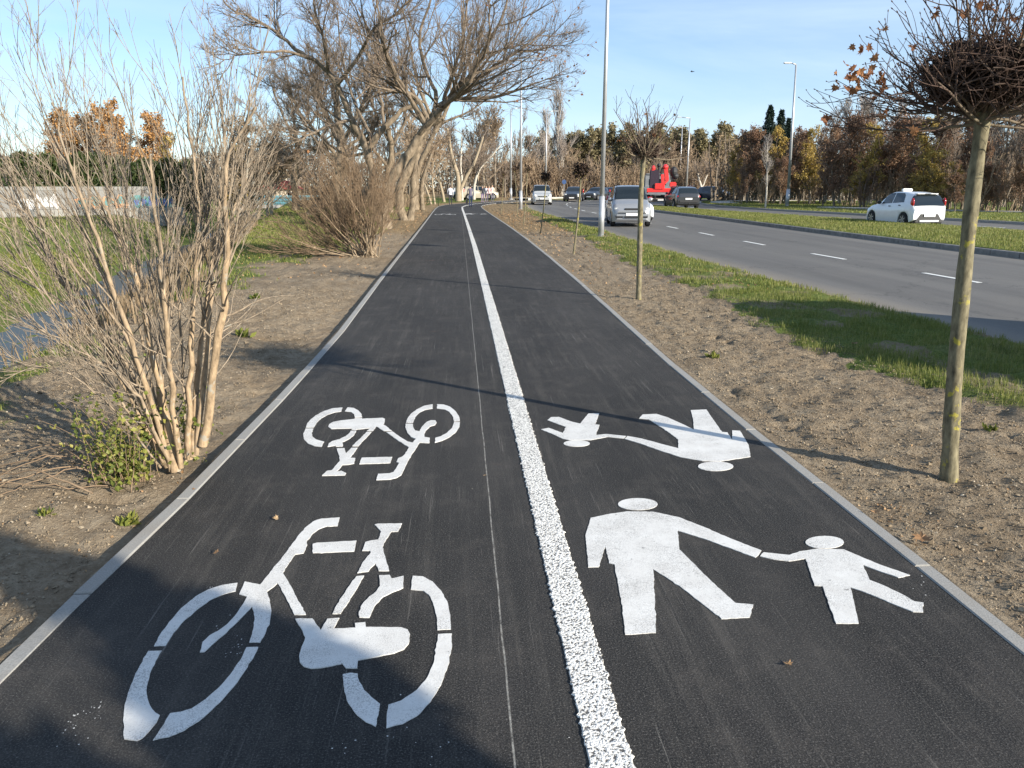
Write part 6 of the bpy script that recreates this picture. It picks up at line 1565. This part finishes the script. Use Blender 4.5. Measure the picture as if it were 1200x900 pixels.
# ------------------------------------------------------------------ wall with graffiti, hedge, buildings, bridge
def wall():
    A=np.array([-38.5,38.5]); B=np.array([-18.6,54.5]); L=float(np.linalg.norm(B-A)); ang=math.atan2(B[1]-A[1],B[0]-A[0])
    root=empty('graffiti_wall',(A[0],A[1],-.6),ang,'long grey slab wall covered in spray-painted graffiti beyond the stream','wall')
    bm=bmesh.new(); n=int(L/2)
    for i in range(n):
        box(bm,(i*2+1,0,1.55+.0),(1.985,.16,1.34),None,.01)
    bm_obj('slab_panels',bm,M['wall'],root)
    bm=bmesh.new(); box(bm,(L/2,-.12,.28),(L,.5,1.18),Matrix.Rotation(.0,4,'X'),.03); bm_obj('footing',bm,M['wall_foot'],root)
    rng=random.Random(9); cols=['gr_white','gr_violet','gr_orange','gr_teal','gr_blue','gr_white','gr_black','gr_white','gr_teal','gr_violet']
    x=1.0
    while x<L-3:
        w=rng.uniform(1.6,3.2)
        for layer,(m,sc) in enumerate(((rng.choice(cols),1.0),(rng.choice(cols),.62))):
            bm=bmesh.new(); nl=rng.randint(4,6)
            for q in range(nl):      # blocky bubble letters
                cx_=x+w*(q+.5)/nl; hh=rng.uniform(.28,.48)*sc; ww=w/nl*.58*sc; cz_=1.28+rng.uniform(-.08,.08)
                pts=[]; m_=14; 
                for k in range(m_):
                    a=2*math.pi*k/m_; rr=1+.22*math.sin(3*a+q)+.12*math.sin(5*a+q*2); pts.append((cx_+math.cos(a)*ww*rr,-.086-.005*layer-.0006*q,cz_+math.sin(a)*hh*rr))
                bm.faces.new([bm.verts.new(p) for p in pts])
            bm_obj('graffiti',bm,M[m],root)
        x+=w+rng.uniform(.3,1.2)
wall()
def hedge():
    rng=np.random.default_rng(3); A=np.array([-41,42.]); B=np.array([-18.5,59.]); n=42000
    t=rng.random(n); p=A+(B-A)*t[:,None]; nr=np.array([-(B-A)[1],(B-A)[0]])/np.linalg.norm(B-A)
    hh=2.9+.9*vnoise(t*30,t*0,1.2,3)+.35*np.abs(np.sin(t*60)); z=rng.random(n)**.75*hh; wd=.75*(1-.55*(z/hh)**2); off=rng.uniform(-1,1,n)*wd
    P=np.stack([p[:,0]+nr[0]*off,p[:,1]+nr[1]*off,z-.3],1); mb=MB(); cards(mb,P,rng.uniform(.2,.42,n),rng=rng,aspect=.5,droop=-.8)
    o=mb.build('evergreen_hedge',M['thuja'],smooth=False); tag(o,'tall dark green evergreen hedge rising behind the graffiti wall','hedge')
hedge()
def house(name,label,loc,rz,W,D,Hh,Hr,wall_m,roof_m,wins):
    root=empty(name,loc,rz,label,'house'); bm=bmesh.new(); box(bm,(0,0,Hh/2),(W,D,Hh)); bm_obj('wall',bm,M[wall_m],root)
    bm=bmesh.new(); e=.5; a=[bm.verts.new(v) for v in ((-W/2-e,-D/2-e,Hh),(W/2+e,-D/2-e,Hh),(W/2+e,D/2+e,Hh),(-W/2-e,D/2+e,Hh),(-W/2+D*.35,0,Hh+Hr),(W/2-D*.35,0,Hh+Hr))]
    for f in ((0,1,5,4),(1,2,5),(2,3,4,5),(3,0,4),(0,3,2,1)): bm.faces.new([a[i] for i in f])
    rf=bm_obj('roof',bm,M[roof_m],root); bm=bmesh.new(); box(bm,(W*.2,.4,Hh+Hr*.9),(.5,.5,1.0)); bm_obj('chimney',bm,M[wall_m],rf)
    for x in wins:
        bm=bmesh.new(); 
        for dx in (-.5,.5): box(bm,(x+dx,-D/2-.03,Hh*.55),(.08,.06,1.2))
        for dz in (-.6,.6): box(bm,(x,-D/2-.03,Hh*.55+dz),(1.08,.06,.08))
        w=bm_obj('window',bm,M['white_wall'],root); bm=bmesh.new(); box(bm,(x,-D/2-.01,Hh*.55),(.92,.03,1.12)); bm_obj('pane',bm,M['glass'],w)
x,y,z=AT(330,236,118); house('red_roofed_house','low cream house with a red roof beyond the turquoise bridge',(x,y,-1.0),.1,5.2,4,2.2,1.2,'cream_wall','red_roof',(-1.6,1.6))
x,y,z=AT(14,200,95); house('white_house','white flat building just showing above the hedge at far left',(x,y,-.5),.5,11,7,4.6,.5,'white_wall','conc',(-3.5,0,3.5))
def bridge():
    x,y,z=AT(328,236,90); root=empty('footbridge',(x,y,-.55),.05,'small bridge with turquoise railings over the stream','bridge')
    bm=bmesh.new(); box(bm,(0,0,.0),(9,2.4,.35),None,.03); bm_obj('deck',bm,M['conc'],root)
    for s_ in (-1,1):
        bm=bmesh.new()
        for z_ in (.28,.62,1.02): beam(bm,(-4.4,s_*1.15,z_+.1),(4.4,s_*1.15,z_+.1),.07,.09)
        for i in range(36): beam(bm,(-4.4+i*.25,s_*1.15,.17),(-4.4+i*.25,s_*1.15,1.12),.045,.06)
        bm_obj('railing',bm,M['cyan'],root)
    for s_ in (-1,1):
        bm=bmesh.new(); box(bm,(s_*4.1,0,-.8),(.8,2.4,1.4)); bm_obj('abutment',bm,M['conc'],root)
bridge()
# small road signs
def sign(px,py,Y,H,label,shape='round'):
    x=AT(px,py,Y)[0]; root=empty('road_sign',(x,Y,0.05),0,label,'road sign'); bm=bmesh.new(); cyl(bm,(0,0,-.1),(0,0,H),.03,.03,10); bm_obj('post',bm,M['pole'],root)
    bm=bmesh.new(); 
    if shape=='round': cyl(bm,(0,-.05,H-.35),(0,-.03,H-.35),.3,.3,24)
    else: box(bm,(0,-.04,H-.4),(.8,.02,.7),None,.006)
    bm_obj('sign_plate',bm,M['sign_blue'],root)
sign(661,214,109.5,2.5,'small blue road sign at the wood edge beyond the junction')
# fence posts of the low field at the bend
def park_sign():
    x,y,_=AT(498,236,70); root=empty('low_railing',(x,y,gz(x,y)),.2,'low green metal railing in the grass left of the bend','railing')
    bm=bmesh.new()
    for z in (.35,.7): beam(bm,(-1.6,0,z),(1.2,0,z),.05,.05)
    bm_obj('rail',bm,M['thuja'],root)
    for i in range(4): 
        bm=bmesh.new(); cyl(bm,(-1.6+i*.93,0,-.1),(-1.6+i*.93,0,.78),.035,.035,8); bm_obj('post',bm,M['thuja'],root)
park_sign()

# ------------------------------------------------------------------ unseen tree added behind the viewer, shaped to cast the near path's shadow
def add_shadow_caster():
    rng=np.random.default_rng(2); s0=-4.7
    sd=np.array([-SUNDIR.x,-SUNDIR.y]); ud=np.array([.64,.77])      # along the shadow, across it
    def C(u,z): p=sd*s0+ud*u; return np.array([p[0],p[1],z])
    base=C(.95,0.); base[2]=gz(base[0],base[1]); root=empty('shadow_caster_tree',tuple(base),0,'added unseen tree behind the viewer, shaped to cast the foreground shadow','tree')
    q,r=poly([base,C(.97,1.2),C(.95,2.0)],.05,.04,12); tb=MB(); tubes(tb,to_local(q,base),r,10); tb.build('trunk',M['bark_young'],root)
    lobes=[(1.36,2.60,.31,.34),(1.12,2.36,.33,.24),(1.34,3.05,.20,.15),(1.22,3.28,.14,.12),(.62,2.58,.24,.2),(.85,2.26,.34,.2),(1.33,2.30,.2,.2),(.5,2.35,.35,.28)]  # crown lobes placed to give the cast shadow its outline
    cb=MB()
    for (u,z,ru,rz_) in lobes:
        c=C(u,z); n=int(2600*ru*rz_/.09); d=unit(rng.normal(0,1,(n,3)))*rng.random((n,1))**.4
        P=c+d[:,0:1]*np.append(ud,0)*ru+d[:,1:2]*np.append(sd,0)*.3+d[:,2:3]*np.array([0,0,1])*rz_
        cards(cb,P-base,rng.uniform(.05,.10,n),mat=1,rng=rng,aspect=.9)
        P1,R1=grow(np.repeat(C(.95,1.95)[None],10,0),(c-C(.95,1.9))[None]+rng.normal(0,.12,(10,3)),np.full(10,np.linalg.norm(c-C(.95,1.95))+.15),np.full(10,.012),np.full(10,.003),5,.06,0,rng); tubes(cb,to_local(P1,base),R1,4)
    cb.build('crown',[M['bark_young'],M['dead_leaf']],root,smooth=False)
add_shadow_caster()

def bird():
    x,y,z = AT(811,84,60); bm = bmesh.new(); ball(bm,(0,0,0),.09,(.8,1.9,.75)); ball(bm,(0,.18,.04),.055)
    cyl(bm,(0,-.14,0),(0,-.32,.01),.03,.06,8)
    for s_ in (1,-1):
        a=[bm.verts.new(v) for v in ((s_*.04,.09,.03),(s_*.26,.10,.12),(s_*.48,-.02,.10),(s_*.26,-.07,.10),(s_*.04,-.09,.03))]; b_=[bm.verts.new(v.co-Vector((0,0,.015))) for v in a]
        bm.faces.new(a); bm.faces.new(b_[::-1])
        for q in range(5): bm.faces.new((a[q],a[(q+1)%5],b_[(q+1)%5],b_[q]))
    o=bm_obj('bird',bm,M['trim']); o.location=(x,y,z); o.rotation_euler=(0,0,1.1); o.scale=(.5,)*3; tag(o,'tiny dark bird flying in the sky right of the second maple','bird')
bird()
# ------------------------------------------------------------------ light, sky, camera
def light():
    sun=bpy.data.lights.new('sun','SUN'); sun.energy=5.0; sun.angle=math.radians(.53); sun.color=(1.0,.92,.79)
    so=bpy.data.objects.new('sun',sun); COL.objects.link(so)
    d=Vector((SUNDIR.x*math.cos(SUN_EL),SUNDIR.y*math.cos(SUN_EL),math.sin(SUN_EL))); so.rotation_euler=d.to_track_quat('Z','Y').to_euler(); so.location=(30,-30,30)
    w=bpy.data.worlds.new('World'); S.world=w; w.use_nodes=True; nt=w.node_tree; bg=nt.nodes['Background']
    sky=nt.nodes.new('ShaderNodeTexSky'); sky.sky_type='NISHITA'; sky.sun_disc=False; sky.sun_elevation=SUN_EL; sky.sun_rotation=math.atan2(SUNDIR.x,SUNDIR.y)
    sky.altitude=300; sky.air_density=1.0; sky.dust_density=.15; sky.ozone_density=4.0
    tc=nt.nodes.new('ShaderNodeTexCoord'); mp=nt.nodes.new('ShaderNodeMapping'); mp.inputs['Scale'].default_value=(1.0,.8,5.5); mp.inputs['Rotation'].default_value=(.12,.10,.3)
    nt.links.new(tc.outputs['Generated'],mp.inputs[0]); n=noise(nt,1.6,6,.6,vec=mp.outputs[0],dist=.5)
    r=ramp(nt,n.outputs[0],[(.34,.10),(.74,.62)]); c=mixc(nt,r.outputs[0],sky.outputs[0],(4.6,5.7,7.2))
    nt.links.new(c,bg.inputs[0]); bg.inputs[1].default_value=.095
light()
cam=bpy.data.cameras.new('camera'); cam.sensor_width=36; cam.lens=F/1200*36; cam.clip_start=.05; cam.clip_end=2000
co=bpy.data.objects.new('camera',cam); COL.objects.link(co); co.location=(0,0,EYE); co.rotation_euler=(math.radians(90)-PITCH,0,YAW); S.camera=co
S.render.engine='CYCLES'
S.view_settings.view_transform='Standard'; S.view_settings.look='None'; S.view_settings.gamma=1; S.view_settings.use_curve_mapping=False; S.view_settings.exposure=.92
